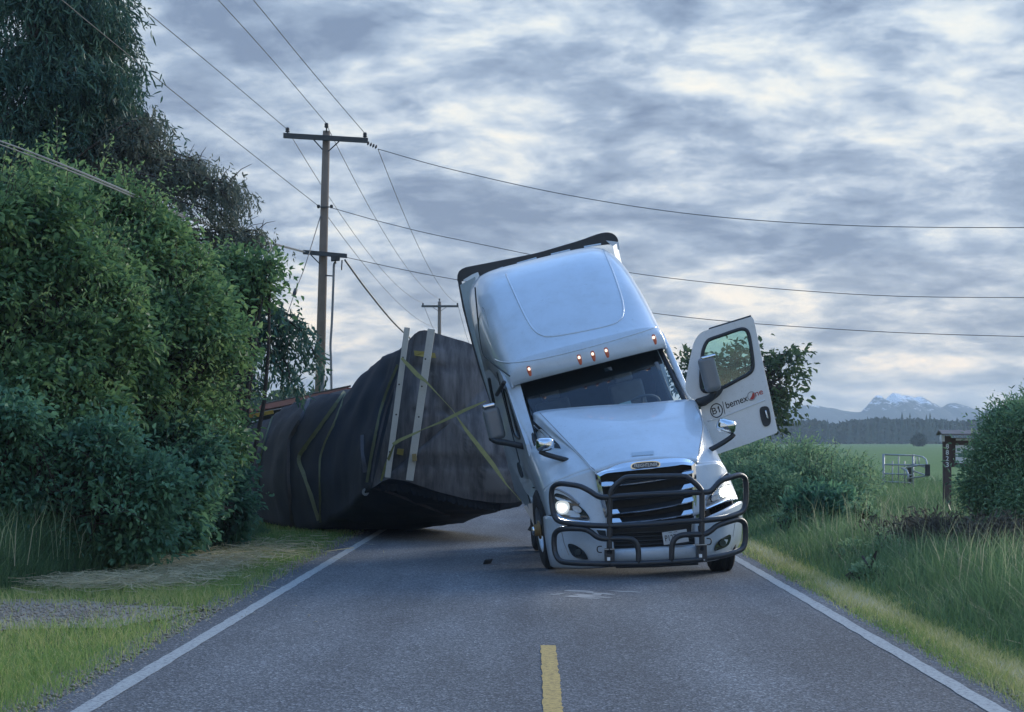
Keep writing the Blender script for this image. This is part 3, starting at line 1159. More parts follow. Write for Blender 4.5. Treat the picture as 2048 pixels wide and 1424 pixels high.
broad_tree('apple_tree', 'dark broadleaf tree showing past the open truck door', [blob(1475, 770, 62, 120, 62, 1.5), blob(1400, 745, 62, 60, 45, 1.0), blob(1545, 770, 62, 60, 70, 1.1), blob(1570, 725, 62, 35, 30, 0.6), blob(1490, 730, 62, 60, 40, 0.9), blob(1500, 820, 62, 100, 50, 1.3)],
           150, 24, 0.20, APPLE, 41, clump_r=(0.22, 0.5), shell=(0.2, 1.06), rough=0.3)

# bramble mound, right-hand shrub
bush('bramble_mound', 'wide rounded bramble thicket under the open truck door', 'bush',
     [blob(1590, 975, 44, 150, 72, 3.0), blob(1500, 975, 46, 120, 68, 2.5), blob(1665, 980, 43, 85, 52, 2.0), blob(1420, 975, 50, 120, 72, 2.0)],
     1900, 42, 0.10, BRAMB, 51, clump_r=(0.2, 0.42), zmin=0.05, upspray=0.6, droop=0.05, wr=0.4, rough=0.4, lump=3, nshoot=520, slen=(0.25, 0.6), sup=1.2)
bush('dark_weed_clump', 'dark dock clump in the tall grass below the bramble thicket', 'weed clump',
     [blob(1640, 1015, 37, 55, 32, 0.5)], 60, 40, 0.16, GREEND, 52, clump_r=(0.12, 0.25), zmin=0.02, upspray=0.9, droop=0.0, wr=0.3)
bush('field_bush', 'small round bush standing alone at the far field edge', 'bush',
     [blob(1838, 881, 560, 11, 11, 1.6)], 60, 30, 0.6, FARTREE, 53, clump_r=(0.4, 0.7))
bush('juniper_bush', 'large feathery green shrub hiding the right half of the sign', 'bush',
     [blob(2062, 985, 29, 85, 125, 1.0), blob(2085, 900, 29, 80, 80, 0.9), blob(2000, 1005, 29.3, 32, 80, 0.6)],
     900, 95, 0.075, JUNI, 54, clump_r=(0.14, 0.34), lump=4, zmin=0.05, wr=0.28, upspray=0.5, droop=0.2, tint0=0.45, rough=0.4, nshoot=620, slen=(0.25, 0.7), sup=1.0)

DEADM = leafmat('dead brush', [(0.0, (0.085, 0.080, 0.070)), (0.6, (0.15, 0.145, 0.115)), (1.0, (0.25, 0.235, 0.18))], trans=0.2)
bush('dead_brush', 'grey brown tangle of dead brush on the ditch bank before the feathery shrub', 'brush',
     [blob(1900, 1085, 29, 105, 26, 1.1), blob(2010, 1095, 27, 90, 30, 1.0), blob(1820, 1080, 31, 70, 18, 0.9)], 420, 34, 0.11, DEADM, 58, clump_r=(0.12, 0.26), zmin=0.02, wr=0.14, upspray=0.7, droop=0.0, rough=0.4, nshoot=260, slen=(0.15, 0.5), sup=1.0)

# broad-leaved weeds standing in the right-hand grass
for px_, py_, D_, rx_, ry_, lb_ in ((1702, 1098, 29, 20, 7, 'in front of the dark dock clump'), (1740, 1140, 25, 24, 8, 'beside the mown strip'), (1770, 1092, 28, 22, 8, 'halfway between the thicket and the shrub'),
                                    (1575, 1034, 37, 20, 8, 'at the foot of the bramble thicket'), (1725, 1022, 36, 24, 9, 'below the farm gate')):
    bush('weed_clump', 'low broad-leaved weed clump in the right-hand grass ' + lb_, 'weed clump',
         [blob(px_, py_, D_, rx_, ry_, 0.25)], 16, 16, 0.075, BRAMB, 80 + px_, group='weed clumps in the verge', clump_r=(0.06, 0.12), zmin=0.02, upspray=1.2, droop=0.0, wr=0.5, tint0=0.75, nshoot=16, slen=(0.12, 0.34), sup=1.4)

# ------------------------------------------------------------------ grass


def blades(name, X, Y, Z, H, Wd, lean, tint, m, kind='stuff', label=None, cat=None, R=rng):
    n = len(X)
    a = R.uniform(0, 2 * np.pi, n)
    sx, sy = np.cos(a), np.sin(a)
    b = R.uniform(0, 2 * np.pi, n)
    lx, ly = np.cos(b) * lean * H, np.sin(b) * lean * H
    p = np.stack([X, Y, Z], 1)
    s = np.stack([sx, sy, np.zeros(n)], 1) * (Wd * 0.5)[:, None]
    mid = p + np.stack([lx * 0.28, ly * 0.28, H * 0.55], 1)
    tip = p + np.stack([lx, ly, H * (1 - 0.25 * lean)], 1)
    V = np.stack([p - s, p + s, mid - s * 0.8, mid + s * 0.8, tip], 1).reshape(-1, 3)
    k = np.arange(n) * 5
    q = np.stack([k, k + 1, k + 3, k + 2], 1)
    tr = np.stack([k + 2, k + 3, k + 4], 1)
    o = mk_np(name, V, [q, tr], m, None, np.repeat(np.clip(tint, 0, 1), 5))
    tag(o, label, cat, kind=kind)
    return o


def area(n, x0, x1, d0, d1, R=rng):
    """points spread evenly as seen: density falls off with distance squared"""
    inv = R.uniform(1 / d1, 1 / d0, n)
    D = 1 / inv
    return R.uniform(x0, x1, n), D


def grass_all():
    R = np.random.default_rng(61)
    # right: mown verge
    X, Y = area(60000, 2.97, 4.15, 11.5, 62, R)
    P3 = np.stack([X, Y, 0 * X], 1)
    dry = 0.44 + 0.40 * np.exp(-((X - 3.45 - 0.12 * fbm(P3, 0.35, 8)) / 0.20) ** 2) + 0.16 * fbm(P3, 1.1, 9) + R.normal(size=len(X)) * 0.14
    keep = R.uniform(size=len(X)) < np.clip((X - 2.95) / 0.28, 0.05, 1)
    X, Y, dry = X[keep], Y[keep], dry[keep]
    blades('verge_grass', X, Y, 0 * X - 0.03, R.uniform(0.05, 0.13, len(X)), 0.0045 * (Y / 12) ** 0.8, R.uniform(0.2, 1.1, len(X)), dry, VERGEM, R=R)
    # right: tall grass
    X, Y = area(115000, 3.55, 13.5, 11.5, 75, R)
    P3 = np.stack([X, Y, 0 * X], 1)
    edge = np.clip((X - 3.6 + 0.15 * fbm(P3, 0.9, 12)) / 1.0, 0, 1)
    h = (0.14 + 0.48 * edge ** 0.8) * R.uniform(0.6, 1.2, len(X)) * (1 + 0.30 * fbm(P3, 0.8, 13))
    ti = 0.40 + 0.20 * fbm(P3, 0.5, 14) + R.normal(size=len(X)) * 0.15 + np.where(R.uniform(size=len(X)) < 0.05, 0.4, 0)
    # greyer dead thatch in front of the right-hand shrub
    dead = np.exp(-(((X - 6.3) / 1.5) ** 2 + ((Y - 31.5) / 4.0) ** 2))
    ti = ti + 0.5 * dead * R.uniform(0.3, 1.0, len(X))
    h = h * (1 - 0.45 * dead)
    blades('tall_grass', X, Y, 0 * X - 0.03, h, 0.008 * (Y / 14) ** 0.85, R.uniform(0.15, 0.75, len(X)), ti, GRASSM, R=R)
    # seed heads standing above it
    X, Y = area(1500, 4.3, 9, 15, 45, R)
    blades('seed_heads', X, Y, 0 * X + 0.2, R.uniform(0.45, 0.75, len(X)), np.full(len(X), 0.008), R.uniform(0.1, 0.5, len(X)), 0.9 + R.normal(size=len(X)) * 0.08, GRASSM, R=R)
    n = 110
    Y = 1 / R.uniform(1 / 30, 1 / 23, n)
    X = np.interp(Y, [22, 23.5, 27, 30], [-6.6, -5.75, -5.1, -4.85]) - np.abs(R.normal(size=n)) * 0.5
    blades('seed_stalks', X, Y, 0 * X + 0.25, R.uniform(0.5, 1.0, n), np.full(n, 0.009), R.uniform(0.1, 0.45, n), 0.88 + R.normal(size=n) * 0.08, GRASSM, R=R)
    # left: verge
    X, Y = area(90000, -6.4, -2.93, 11.5, 48, R)
    P3 = np.stack([X, Y, 0 * X], 1)
    ti = 0.36 + 0.20 * fbm(P3, 0.9, 15) + R.normal(size=len(X)) * 0.14
    ti += 0.30 * np.exp(-((Y - 20.4) / 2.4) ** 2)
    grav = np.exp(-((X + 5.2) / 1.9) ** 4 - ((Y - 20.5) / 1.7) ** 4)
    keep = (R.uniform(size=len(X)) > grav * 0.96) & (R.uniform(size=len(X)) < np.clip((-2.95 - X) / 0.45, 0.03, 1))
    X, Y, ti = X[keep], Y[keep], ti[keep]
    hh = R.uniform(0.05, 0.14, len(X)) * (1 + 0.4 * fbm(np.stack([X, Y, 0 * X], 1), 1.3, 16))
    blades('left_verge_grass', X, Y, 0 * X - 0.03, hh, 0.0045 * (Y / 12) ** 0.8, R.uniform(0.2, 1.0, len(X)), ti, VERGEM, R=R)
    # left: tall grass at the hedge foot
    Y = 1 / R.uniform(1 / 38, 1 / 22.5, 26000)
    line = np.interp(Y, [22, 23.5, 27, 30, 34, 38], [-6.6, -5.75, -5.1, -4.85, -4.7, -4.6])
    X = line - np.abs(R.normal(size=len(Y))) * 0.55
    P3 = np.stack([X, Y, 0 * X], 1)
    h = (0.25 + 0.55 * np.clip((line - X) / 0.5, 0, 1)) * R.uniform(0.35, 1.25, len(X)) * (1 + 0.35 * fbm(P3, 2.2, 18)) * np.interp(Y, [22, 28, 38], [1.0, 0.95, 0.45])
    ti = 0.26 + 0.16 * fbm(P3, 1.6, 17) + R.normal(size=len(X)) * 0.16 + np.where(R.uniform(size=len(X)) < 0.04, 0.35, 0)
    blades('hedge_foot_grass', X, Y, 0 * X - 0.03, h, 0.014 * (Y / 22) ** 0.8, R.uniform(0.1, 0.55, len(X)), ti, GRASSM, R=R)
    # hay left lying after mowing
    px = np.concatenate([R.normal(-4.2, 0.32, 2200), R.normal(-4.7, 0.5, 1500), R.normal(4.55, 0.35, 420), R.normal(-3.9, .5, 700)])
    py = np.concatenate([R.normal(27.3, 1.6, 2200), R.normal(24.2, 0.6, 1500), R.normal(16.2, 0.5, 420), R.normal(31, 2.0, 700)])
    n = len(px)
    a = R.uniform(0, np.pi, n)
    L = R.uniform(0.12, 0.42, n)
    d = np.stack([np.cos(a), np.sin(a) * 0.8, R.normal(size=n) * 0.12], 1) * L[:, None]
    s = np.stack([-np.sin(a), np.cos(a), R.normal(size=n) * 0.4], 1) * 0.0044
    c = np.stack([px, py, R.uniform(0.04, 0.14, n)], 1)
    V = np.stack([c - d / 2 - s, c - d / 2 + s, c + d / 2 + s, c + d / 2 - s], 1).reshape(-1, 3)
    k = np.arange(n) * 4
    tag(mk_np('dry_hay', V, [np.stack([k, k + 1, k + 2, k + 3], 1)], HAYM, None, np.repeat(R.uniform(size=n), 4)), kind='stuff')


grass_all()


def loose_stones():
    """small stones on the pull-off and along the crumbling asphalt edges"""
    R = np.random.default_rng(65)
    n = 5200
    X = np.concatenate([R.normal(-5.2, 1.0, n // 2), R.normal(-3.08, 0.10, n // 4), R.normal(3.12, 0.09, n // 4)])
    Y = np.concatenate([R.normal(20.6, 0.8, n // 2), 1 / R.uniform(1 / 45, 1 / 11.5, n // 4), 1 / R.uniform(1 / 45, 1 / 11.5, n // 4)])
    r = R.uniform(0.006, 0.022, n)
    d = np.array([(1, 0, 0), (0, 1, 0), (-1, 0, 0), (0, -1, 0), (0, 0, 0.7), (0, 0, -0.7)])
    V = np.stack([X, Y, r * 0.3 - 0.008], 1)[:, None, :] + d[None] * r[:, None, None] * R.uniform(0.6, 1.3, (n, 6, 1))
    k = np.arange(n)[:, None] * 6
    f = np.concatenate([k + np.array([[a, (a + 1) % 4, t]]) for a in range(4) for t in (4,)] + [k + np.array([[(a + 1) % 4, a, 5]]) for a in range(4)])
    tag(mk_np('loose_stones', V.reshape(-1, 3), [f], mat('stone grey', (0.19, 0.165, 0.13), 0.9, scale=3, color2=(0.40, 0.35, 0.28)), None), kind='stuff')


loose_stones()

# ------------------------------------------------------------------ far woods


def cone_tree_mesh(R, h, w, tiers=9, seg=7):
    V, Fs = [], []
    for k in range(tiers):
        f = k / tiers
        z0, z1 = h * (0.10 + 0.86 * f), h * (0.10 + 0.86 * f) + h * 0.24 * (1 - f * 0.5)
        r0 = w * (1 - f) ** 0.85 * R.uniform(0.8, 1.15) + w * 0.05
        b = len(V)
        for s in range(seg):
            a = 2 * math.pi * (s + 0.5 * (k % 2)) / seg
            rr = r0 * R.uniform(0.65, 1.2)
            V.append((math.cos(a) * rr, math.sin(a) * rr, z0 - R.uniform(0, h * 0.03)))
        V.append((0, 0, min(h, z1)))
        for s in range(seg):
            Fs.append((b + s, b + (s + 1) % seg, b + seg))
    return V, Fs


def far_woods():
    R = np.random.default_rng(71)
    # individual conifers whose tips stand clear
    tips = [(1640, 845), (1655, 842), (1668, 846), (1700, 846), (1716, 842), (1735, 833), (1748, 838), (1762, 838), (1776, 836), (1790, 838), (1804, 827), (1812, 838), (1820, 829), (1829, 838),
            (1840, 836), (1853, 832), (1860, 830), (1868, 838), (1874, 840), (1886, 840), (1896, 843), (1905, 842), (1914, 838), (1921, 841), (1930, 843), (1941, 845), (1952, 846), (1963, 842), (1975, 840), (1990, 838), (2005, 842), (2025, 838)]
    protos = []
    for k in range(4):
        v, f = cone_tree_mesh(R, 1.0, 0.17)
        me = bpy.data.meshes.new('crown')
        me.from_pydata(v, [], f)
        me.materials.append(FARTREE)
        a = me.attributes.new('tint', 'FLOAT', 'POINT')
        a.data.foreach_set('value', R.uniform(0.1, 0.8, len(v)).astype(np.float32))
        protos.append(me)
    for k, (x, y) in enumerate(tips):
        D = 860 + R.uniform(-15, 15)
        p = P(x, y, D)
        o = bpy.data.objects.new('conifer_tree', protos[k % 4])
        COL.objects.link(o)
        o.location = (p.x, p.y, 0)
        h = p.z * R.uniform(1.0, 1.12)
        o.scale = (h * R.uniform(0.85, 1.15), h, h)
        o.rotation_euler = (0, 0, R.uniform(0, 6.28))
        tag(o, 'dark conifer with its pointed tip clear of the far blue wood', 'tree', 'conifers along the far wood')
    # the wood behind and between them, one mass
    pos, ts, ls = [], [], []
    n = 52000
    X = R.uniform(-60, 560, n) * 1.0
    X = np.where(R.uniform(size=n) < 0.75, R.uniform(70, 240, n), X)
    pxx = 1065 + X / 890 * F
    toph = np.interp(pxx, [800, 1500, 1600, 1640, 1700, 1760, 1850, 1900, 2000, 2200], [10.5, 9.5, 8.4, 7.8, 7.4, 8.6, 8.4, 7.9, 8.2, 10])
    prof = toph * (1 + 0.16 * fbm(np.stack([X, 0 * X, 0 * X], 1), 0.12, 76) + 0.13 * fbm(np.stack([X, 0 * X, 0 * X], 1), 0.6, 72))
    z = R.uniform(0, 1, n) ** 0.75 * prof
    Yy = 890 + R.uniform(-8, 25, n) + z * 0.6
    p3 = np.stack([X, Yy, z], 1)
    L = R.uniform(1.0, 2.6, n)
    V, Fc = leaves(p3, np.tile(np.array([[0, -0.5, 0.6]]), (n, 1)), L, L * 0.8, droop=0.0, rnd=0.8, R=R)
    t = np.clip(0.4 + 0.3 * fbm(p3, 0.3, 73) + R.normal(size=n) * 0.15, 0, 1)
    tag(mk_np('far_woods', V, [Fc], FARTREE, None, np.repeat(t, 6)), kind='stuff')
    # nearer tree belt seen under the cedar, left of the load
    n = 16000
    X = R.uniform(-36, -8, n)
    h = 5.6 * (1 + 0.16 * fbm(np.stack([X, 0 * X, 0 * X], 1), 1.3, 74))
    z = R.uniform(0, 1, n) ** 0.8 * h
    p3 = np.stack([X, 190 + R.uniform(-4, 6, n), z], 1)
    L = R.uniform(0.35, 0.8, n)
    V, Fc = leaves(p3, np.tile(np.array([[0, -0.4, 0.7]]), (n, 1)), L, L * 0.6, droop=0.0, rnd=0.8, R=R)
    t = np.clip(0.5 + 0.3 * fbm(p3, 0.8, 75) + R.normal(size=n) * 0.15, 0, 1)
    tag(mk_np('distant_tree_belt', V, [Fc], APPLE, None, np.repeat(t, 6)), kind='stuff')


far_woods()

# ------------------------------------------------------------------ the truck
CAB_ROLL, CAB_YAW = rad(14.2), rad(5.2)
_B = Vector((1.474, 28.561, 0.104))
_LH = Vector((math.cos(CAB_YAW), math.sin(CAB_YAW), 0))
_BK = Vector((-math.sin(CAB_YAW), math.cos(CAB_YAW), 0))
_RT = _LH * math.cos(CAB_ROLL) + Vector((0, 0, 1)) * math.sin(CAB_ROLL)
_UP = -_LH * math.sin(CAB_ROLL) + Vector((0, 0, 1)) * math.cos(CAB_ROLL)
EYE = Vector((0, 0, CAMZ))


def K(u, d, v):
    """cab frame: u across, d back from the roof lamps, v up"""
    return _B + _RT * u + _BK * d + _UP * v


def Kside(px, py, u):
    """where the sight line through (px, py) meets the cab's side plane at u"""
    r = ray(px, py)
    t = ((_B + _RT * u) - EYE).dot(_RT) / r.dot(_RT)
    return EYE + r * t


def cast(bvh, px, py, off=0.01, D=None):
    r = ray(px, py).normalized()
    h = bvh.ray_cast(EYE, r)
    if h[0] is None:
        return P(px, py, D) if D else None
    return h[0] - r * off


def decal(bvh, poly, off, thick, D, rnd=2):
    pts = [cast(bvh, q.x, q.y, off, D) for q in chaikin([Vector((x, y, 0)) for x, y in poly], rnd)]
    return plate(pts, [], Vector((0, thick, 0)))


def lathe(c, axis, prof, n=36):
    c, a = Vector(c), Vector(axis).normalized()
    s = a.orthogonal().normalized()
    w = a.cross(s)
    V, Fs = [], []
    for r, x in prof:
        for j in range(n):
            an = 2 * math.pi * j / n
            V.append(c + a * x + (s * math.cos(an) + w * math.sin(an)) * r)
    for i in range(len(prof) - 1):
        for j in range(n):
            Fs.append((i * n + j, i * n + (j + 1) % n, (i + 1) * n + (j + 1) % n, (i + 1) * n + j))
    return V, Fs


truck = empty('semi_truck', (1.45, 28.0, 0), 'white semi truck leaning on the road with headlights on and driver door open', 'truck')


def part(name, vf, m, parent=None, smooth=False, label=None):
    o = mk(name, vf[0], vf[1], m, parent or truck, smooth)
    if label:
        o['label'] = label
    return o


def build_cab():
    # roof fairing with the lamp visor: sections along the cab
    U0 = -0.05
    secs = [(0.015, 2.625, 2.60, 1.04, 0.30), (-0.02, 2.70, 2.60, 1.065, 0.30), (-0.01, 2.84, 2.60, 1.08, 0.30), (0.05, 2.945, 2.60, 1.085, 0.30), (0.11, 2.985, 2.60, 1.09, 0.30),
            (0.30, 3.10, 2.60, 1.10, 0.29), (0.75, 3.385, 2.62, 1.13, 0.24), (1.3, 3.70, 2.75, 1.145, 0.18), (2.0, 4.07, 2.9, 1.15, 0.12), (2.6, 4.275, 2.95, 1.15, 0.06), (3.1, 4.36, 2.95, 1.15, 0.0), (3.5, 4.375, 2.95, 1.14, 0.0)]
    rows = []
    nn = 48
    for i, (d, vt, vb, w, bend) in enumerate(secs):
        row = []
        ex = 6.0
        for k in range(nn + 1):
            th = math.pi * (1 - k / nn)
            c, s = math.cos(th), math.sin(th)
            u = w * math.copysign(abs(c) ** (2 / ex), c)
            v = vb + (vt - vb) * abs(s) ** (2 / ex)
            row.append(K(U0 + u, d + bend * (abs(u) / w) ** 2.3, v))
        rows.append(row)
    fine = [catmull([r[k] for r in rows], 5) for k in range(nn + 1)]
    nr = len(fine[0])
    V = [fine[k][i] for i in range(nr) for k in range(nn + 1)]
    m = nn + 1
    Fs = [(i * m + k, i * m + k + 1, (i + 1) * m + k + 1, (i + 1) * m + k) for i in range(nr - 1) for k in range(nn)]
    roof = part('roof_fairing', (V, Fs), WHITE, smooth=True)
    solid(roof, 0.03)
    RB = BVHTree.FromPolygons(V, Fs)
    # pressed lines in the fairing
    def line_on(pts, r, n=8):
        c = catmull([Vector((x, y, 0)) for x, y in pts], n)
        p = [cast(RB, q.x, q.y, -0.004) for q in c]
        p = [q for q in p if q is not None]
        return tube(p, r, 6)
    part('roof_ridge', line_on([(1012, 549), (1030, 590), (1052, 636), (1068, 660), (1085, 671), (1105, 673), (1160, 664), (1215, 652), (1236, 643), (1246, 628), (1244, 600), (1228, 550), (1207, 499)], 0.016), WHITE, roof, True)
    part('visor_crease', line_on([(990, 719), (1004, 724), (1030, 725), (1090, 716), (1180, 694), (1270, 668), (1316, 653)], 0.012), WHITE, roof, True)
    for x, y in ((1059, 741), (1159, 718), (1186, 711), (1213, 704), (1308, 678)):
        c = cast(RB, x, y, 0.0)
        prof = [(0.0005, -0.085), (0.020, -0.07), (0.031, -0.03), (0.034, 0.02), (0.027, 0.055), (0.0005, 0.068)]
        c = c + ray(x, y).normalized() * 0.016
        lamp = part('marker_lamp', lathe(c, _UP, prof, 14), AMBER, smooth=True)
        part('bulb', lathe(c - ray(x, y).normalized() * 0.024 + _UP * 0.02, _UP, [(0.0005, -0.026), (0.017, -0.014), (0.019, 0), (0.017, 0.014), (0.0005, 0.026)], 10), AMBERHOT, lamp, True)
    # windscreen: curved glass leaning back under the visor
    rows = []
    for t in (1.0, 0.66, 0.33, 0):
        v = 1.72 + (2.66 - 1.72) * t
        d0 = -0.72 + (0.30 + 0.72) * t
        w = 1.03 - 0.035 * t
        rows.append([K(-0.03 + w * s, d0 - 0.03 + 0.26 * abs(s) ** 2.2, v) for s in (-1, -0.85, -0.5, 0, 0.5, 0.85, 1)])
    gv, gf = gridsurf(rows, 5, 5)
    ws = part('windshield', (gv, gf), GLASS, smooth=True)
    GB = BVHTree.FromPolygons(gv, gf)
    nc = 31
    nrw = len(gv) // nc
    rim = [gv[i * nc] for i in range(nrw)] + [gv[(nrw - 1) * nc + j] for j in range(1, nc)] + [gv[i * nc + nc - 1] for i in range(nrw - 2, -1, -1)]
    part('windshield_seal', tube(rim, 0.036, 8), BLACKP, smooth=True)
    # dark sun band inside the top of the glass
    band = []
    for t, dv in ((0, 2.42), (1, 2.62)):
        band.append([K(-0.03 + 0.97 * s, (0.06 if t == 0 else 0.27) + 0.06 + 0.24 * abs(s) ** 2.2, dv) for s in (-1, -0.6, 0, 0.6, 1)])
    part('sun_visor', gridsurf(band, 4, 3), BLACKP)
    part('toll_tag', plate([K(0.12, -0.02 + 0.13, 2.50), K(0.22, -0.02 + 0.13, 2.50), K(0.22, 0.03 + 0.13, 2.55), K(0.12, 0.03 + 0.13, 2.55)], [], _BK * 0.01), INTERG)
    # side wall (image left), with the door glass
    UL = -1.185
    side = [Kside(x, y, UL) for x, y in ()]
    def S(d, v, u=UL):
        return K(u, d, v)
    outer = [S(-0.42, 1.45), S(-0.36, 1.83), S(0.02, 2.22), S(0.40, 2.63), S(0.62, 2.78), S(1.2, 2.96), S(3.55, 3.05), S(3.55, 1.12), S(2.2, 0.92), S(1.1, 0.80), S(0.25, 0.78), S(-0.30, 1.0)]
    win = chaikin([S(0.10, 1.98), S(0.30, 2.28), S(0.56, 2.57), S(0.80, 2.62), S(1.10, 2.60), S(1.14, 2.04), S(1.06, 1.94), S(0.3, 1.90)], 2)
    side_o = part('side_wall', plate(outer, [win], _RT * 0.05), WHITE)
    part('side_glass', plate([p + _RT * 0.025 for p in win], [], _RT * 0.006), GLASS)
    part('window_gasket', tube(win, 0.014, 6, closed=True), BLACKP, smooth=True)
    # door seam, sleeper seam, pressed belt line
    part('door_seam', merge(tube([S(1.28, 2.86, UL - 0.004), S(1.30, 1.9, UL - 0.004), S(1.22, 0.86, UL - 0.004)], 0.012, 5), tube([S(-0.02, 1.25, UL - 0.004), S(1.25, 1.22, UL - 0.004)], 0.01, 5)), SEAM)
    part('roof_seam', tube(catmull([Kside(x, y, UL - 0.012) for x, y in ((1019, 752), (1008, 744), (990, 731), (976, 718), (966, 706), (958, 660), (953, 610), (950, 575))], 5), 0.011, 5), SEAM)
    part('sleeper_window', plate(chaikin([cast(RB, x, y, 0.006, 31) for x, y in ((963, 614), (968, 616), (974, 640), (978, 655), (975, 664), (969, 672), (965, 650))], 2), [], Vector((0, 0.004, 0))), LENSBLK)
    part('grab_handle', tube(catmull([Kside(x, y, UL - 0.05) for x, y in ((1008, 765), (1002, 775), (994, 789))], 4), 0.030, 8), BLACKP, smooth=True)
    part('grab_rail', tube([Kside(x, y, UL - 0.035) for x, y in ((978, 757), (982, 780), (988, 806))], 0.024, 6), BLACKP, smooth=True)
    # right side wall behind the open doorway, back wall, floor, dash
    UR = 1.09
    outer = [S(1.28, 2.95, UR), S(3.55, 3.05, UR), S(3.55, 1.12, UR), S(1.28, 0.85, UR)]
    part('side_wall', plate(outer, [], -_RT * 0.05), WHITE)
    part('door_post', tube([S(-0.36, 1.70, UR - 0.02), S(0.02, 2.22, UR - 0.03), S(0.40, 2.63, UR - 0.04), S(0.75, 2.80, UR - 0.02), S(1.3, 2.9, UR - 0.03)], 0.045, 8), WHITE, smooth=True)
    part('back_wall', plate([K(UL + 0.06, 3.5, 0.9), K(UR - 0.06, 3.5, 0.9), K(UR - 0.06, 3.5, 4.15), K(UL + 0.06, 3.5, 4.15)], [], _BK * 0.05), WHITE)
    part('cab_floor', plate([K(UL + 0.06, -0.3, 1.05), K(UR - 0.06, -0.3, 1.05), K(UR - 0.06, 3.45, 1.05), K(UL + 0.06, 3.45, 1.05)], [], _UP * -0.08), INTER)
    part('sleeper_curtain', plate([K(UL + 0.08, 2.0, 1.1), K(UR - 0.08, 2.0, 1.1), K(UR - 0.08, 2.0, 3.6), K(UL + 0.08, 2.0, 3.6)], [], _BK * 0.04), INTER)
    part('dashboard', gridsurf([[K(s * 0.98 - 0.03, -0.55 + 0.25 * s * s, 1.74) for s in (-1, -0.5, 0, 0.5, 1)], [K(s * 0.98 - 0.03, -0.2 + 0.1 * s * s, 1.82) for s in (-1, -0.5, 0, 0.5, 1)],
                                [K(s * 0.98 - 0.03, 0.15, 1.80) for s in (-1, -0.5, 0, 0.5, 1)], [K(s * 0.98 - 0.03, 0.22, 1.2) for s in (-1, -0.5, 0, 0.5, 1)]], 4, 4), INTERG, smooth=True)
    a = (_BK * 0.55 + _UP * 0.8).normalized()
    c = K(0.52, 0.32, 1.93)
    s1 = _RT
    s2 = a.cross(s1).normalized()
    ring = [c + (s1 * math.cos(q) + s2 * math.sin(q)) * 0.24 for q in np.linspace(0, 2 * math.pi, 32, endpoint=False)]
    wheel = part('steering_wheel', merge(tube(ring, 0.018, 8, closed=True), tube([c - s1 * 0.23, c + s1 * 0.23], 0.018, 6), tube([c, c - s2 * 0.23], 0.018, 6)), INTERG, smooth=True)
    part('steering_hub', lathe(c, a, [(0.001, -0.03), (0.06, -0.03), (0.07, 0.0), (0.06, 0.03), (0.001, 0.03)], 16), INTER, wheel)
    for uu in (-0.55, 0.5):
        seat = part('seat', merge(box(K(uu, 1.0, 1.45), _RT * 0.25, _BK * 0.25, _UP * 0.09)), INTERG)
        bev(seat, 0.06, 3)
        bk = part('seat_back', merge(box(K(uu, 1.32, 1.90), _RT * 0.24, _BK * 0.07, _UP * 0.40), box(K(uu, 1.34, 2.40), _RT * 0.13, _BK * 0.05, _UP * 0.10)), INTERG)
        bev(bk, 0.04, 3)
    part('dash_paper', plate([cast(GB, x, y, -0.10, 28.3) for x, y in ((1229, 812), (1264, 809), (1261, 801), (1240, 807))], [], Vector((0, 0.01, 0))), PAPER)
    part('pillar_trim', tube(catmull([K(0.86, -0.22, 1.80), K(0.84, -0.02, 2.10), K(0.83, 0.22, 2.45)], 5), 0.030, 8), INTERG, smooth=True)
    # cowl under the glass and A pillar skin on the left
    part('pillar', gridsurf([[K(-1.185, -0.30, 1.62), K(-1.12, -0.42, 1.62), K(-1.05, -0.47, 1.62)], [K(-1.185, -0.16, 1.98), K(-1.12, -0.24, 1.98), K(-1.04, -0.27, 1.98)],
                             [K(-1.185, 0.17, 2.36), K(-1.12, 0.12, 2.36), K(-1.02, 0.10, 2.36)], [K(-1.17, 0.44, 2.66), K(-1.11, 0.40, 2.66), K(-1.0, 0.36, 2.66)]], 4, 5), WHITE, smooth=True)
    # rear side extenders with black rubber trailing edges, and the roof spoiler strip between them
    Dr = 32.35
    part('side_extender', gridsurf([[P(920, 570, Dr), P(951, 553, 31.95)], [P(930, 620, Dr), P(952, 605, 31.95)], [P(945, 680, Dr), P(957, 668, 31.95)], [P(962, 740, Dr), P(970, 715, 31.9)], [P(982, 805, Dr), P(988, 800, 31.9)], [P(1003, 866, Dr), P(1008, 860, 31.9)]], 3, 6), WHITE, smooth=True)
    part('rubber_edge', merge(plate([P(x, y, Dr) for x, y in ((915, 560), (923, 562), (934, 612), (949, 672), (967, 735), (988, 806), (1005, 868), (1000, 870), (981, 806), (958, 740), (941, 678), (925, 616))], [], Vector((0, 0.12, 0)))), BLACKP)
    part('side_extender', gridsurf([[P(1235, 486, Dr), P(1226, 492, 31.95)], [P(1239, 508, Dr), P(1230, 510, 31.95)], [P(1252, 560, Dr), P(1245, 560, 31.9)], [P(1285, 700, Dr), P(1280, 700, 31.9)], [P(1315, 830, Dr), P(1310, 830, 31.9)]], 3, 6), WHITE, smooth=True)
    strip = chaikin([Vector((x, y, 0)) for x, y in ((914, 566), (915, 545), (926, 536), (945, 532), (977, 526), (1032, 515), (1076, 506), (1120, 493), (1164, 480), (1190, 470), (1208, 465), (1222, 465), (1233, 472), (1238, 484),
                                                     (1228, 489), (1213, 489), (1164, 496), (1120, 507), (1076, 518), (1032, 530), (1005, 538), (960, 555), (930, 561))], 1)
    part('roof_spoiler', plate([P(q.x, q.y, Dr) for q in strip], [], Vector((0, 0.28, 0.03))), BLACKP)
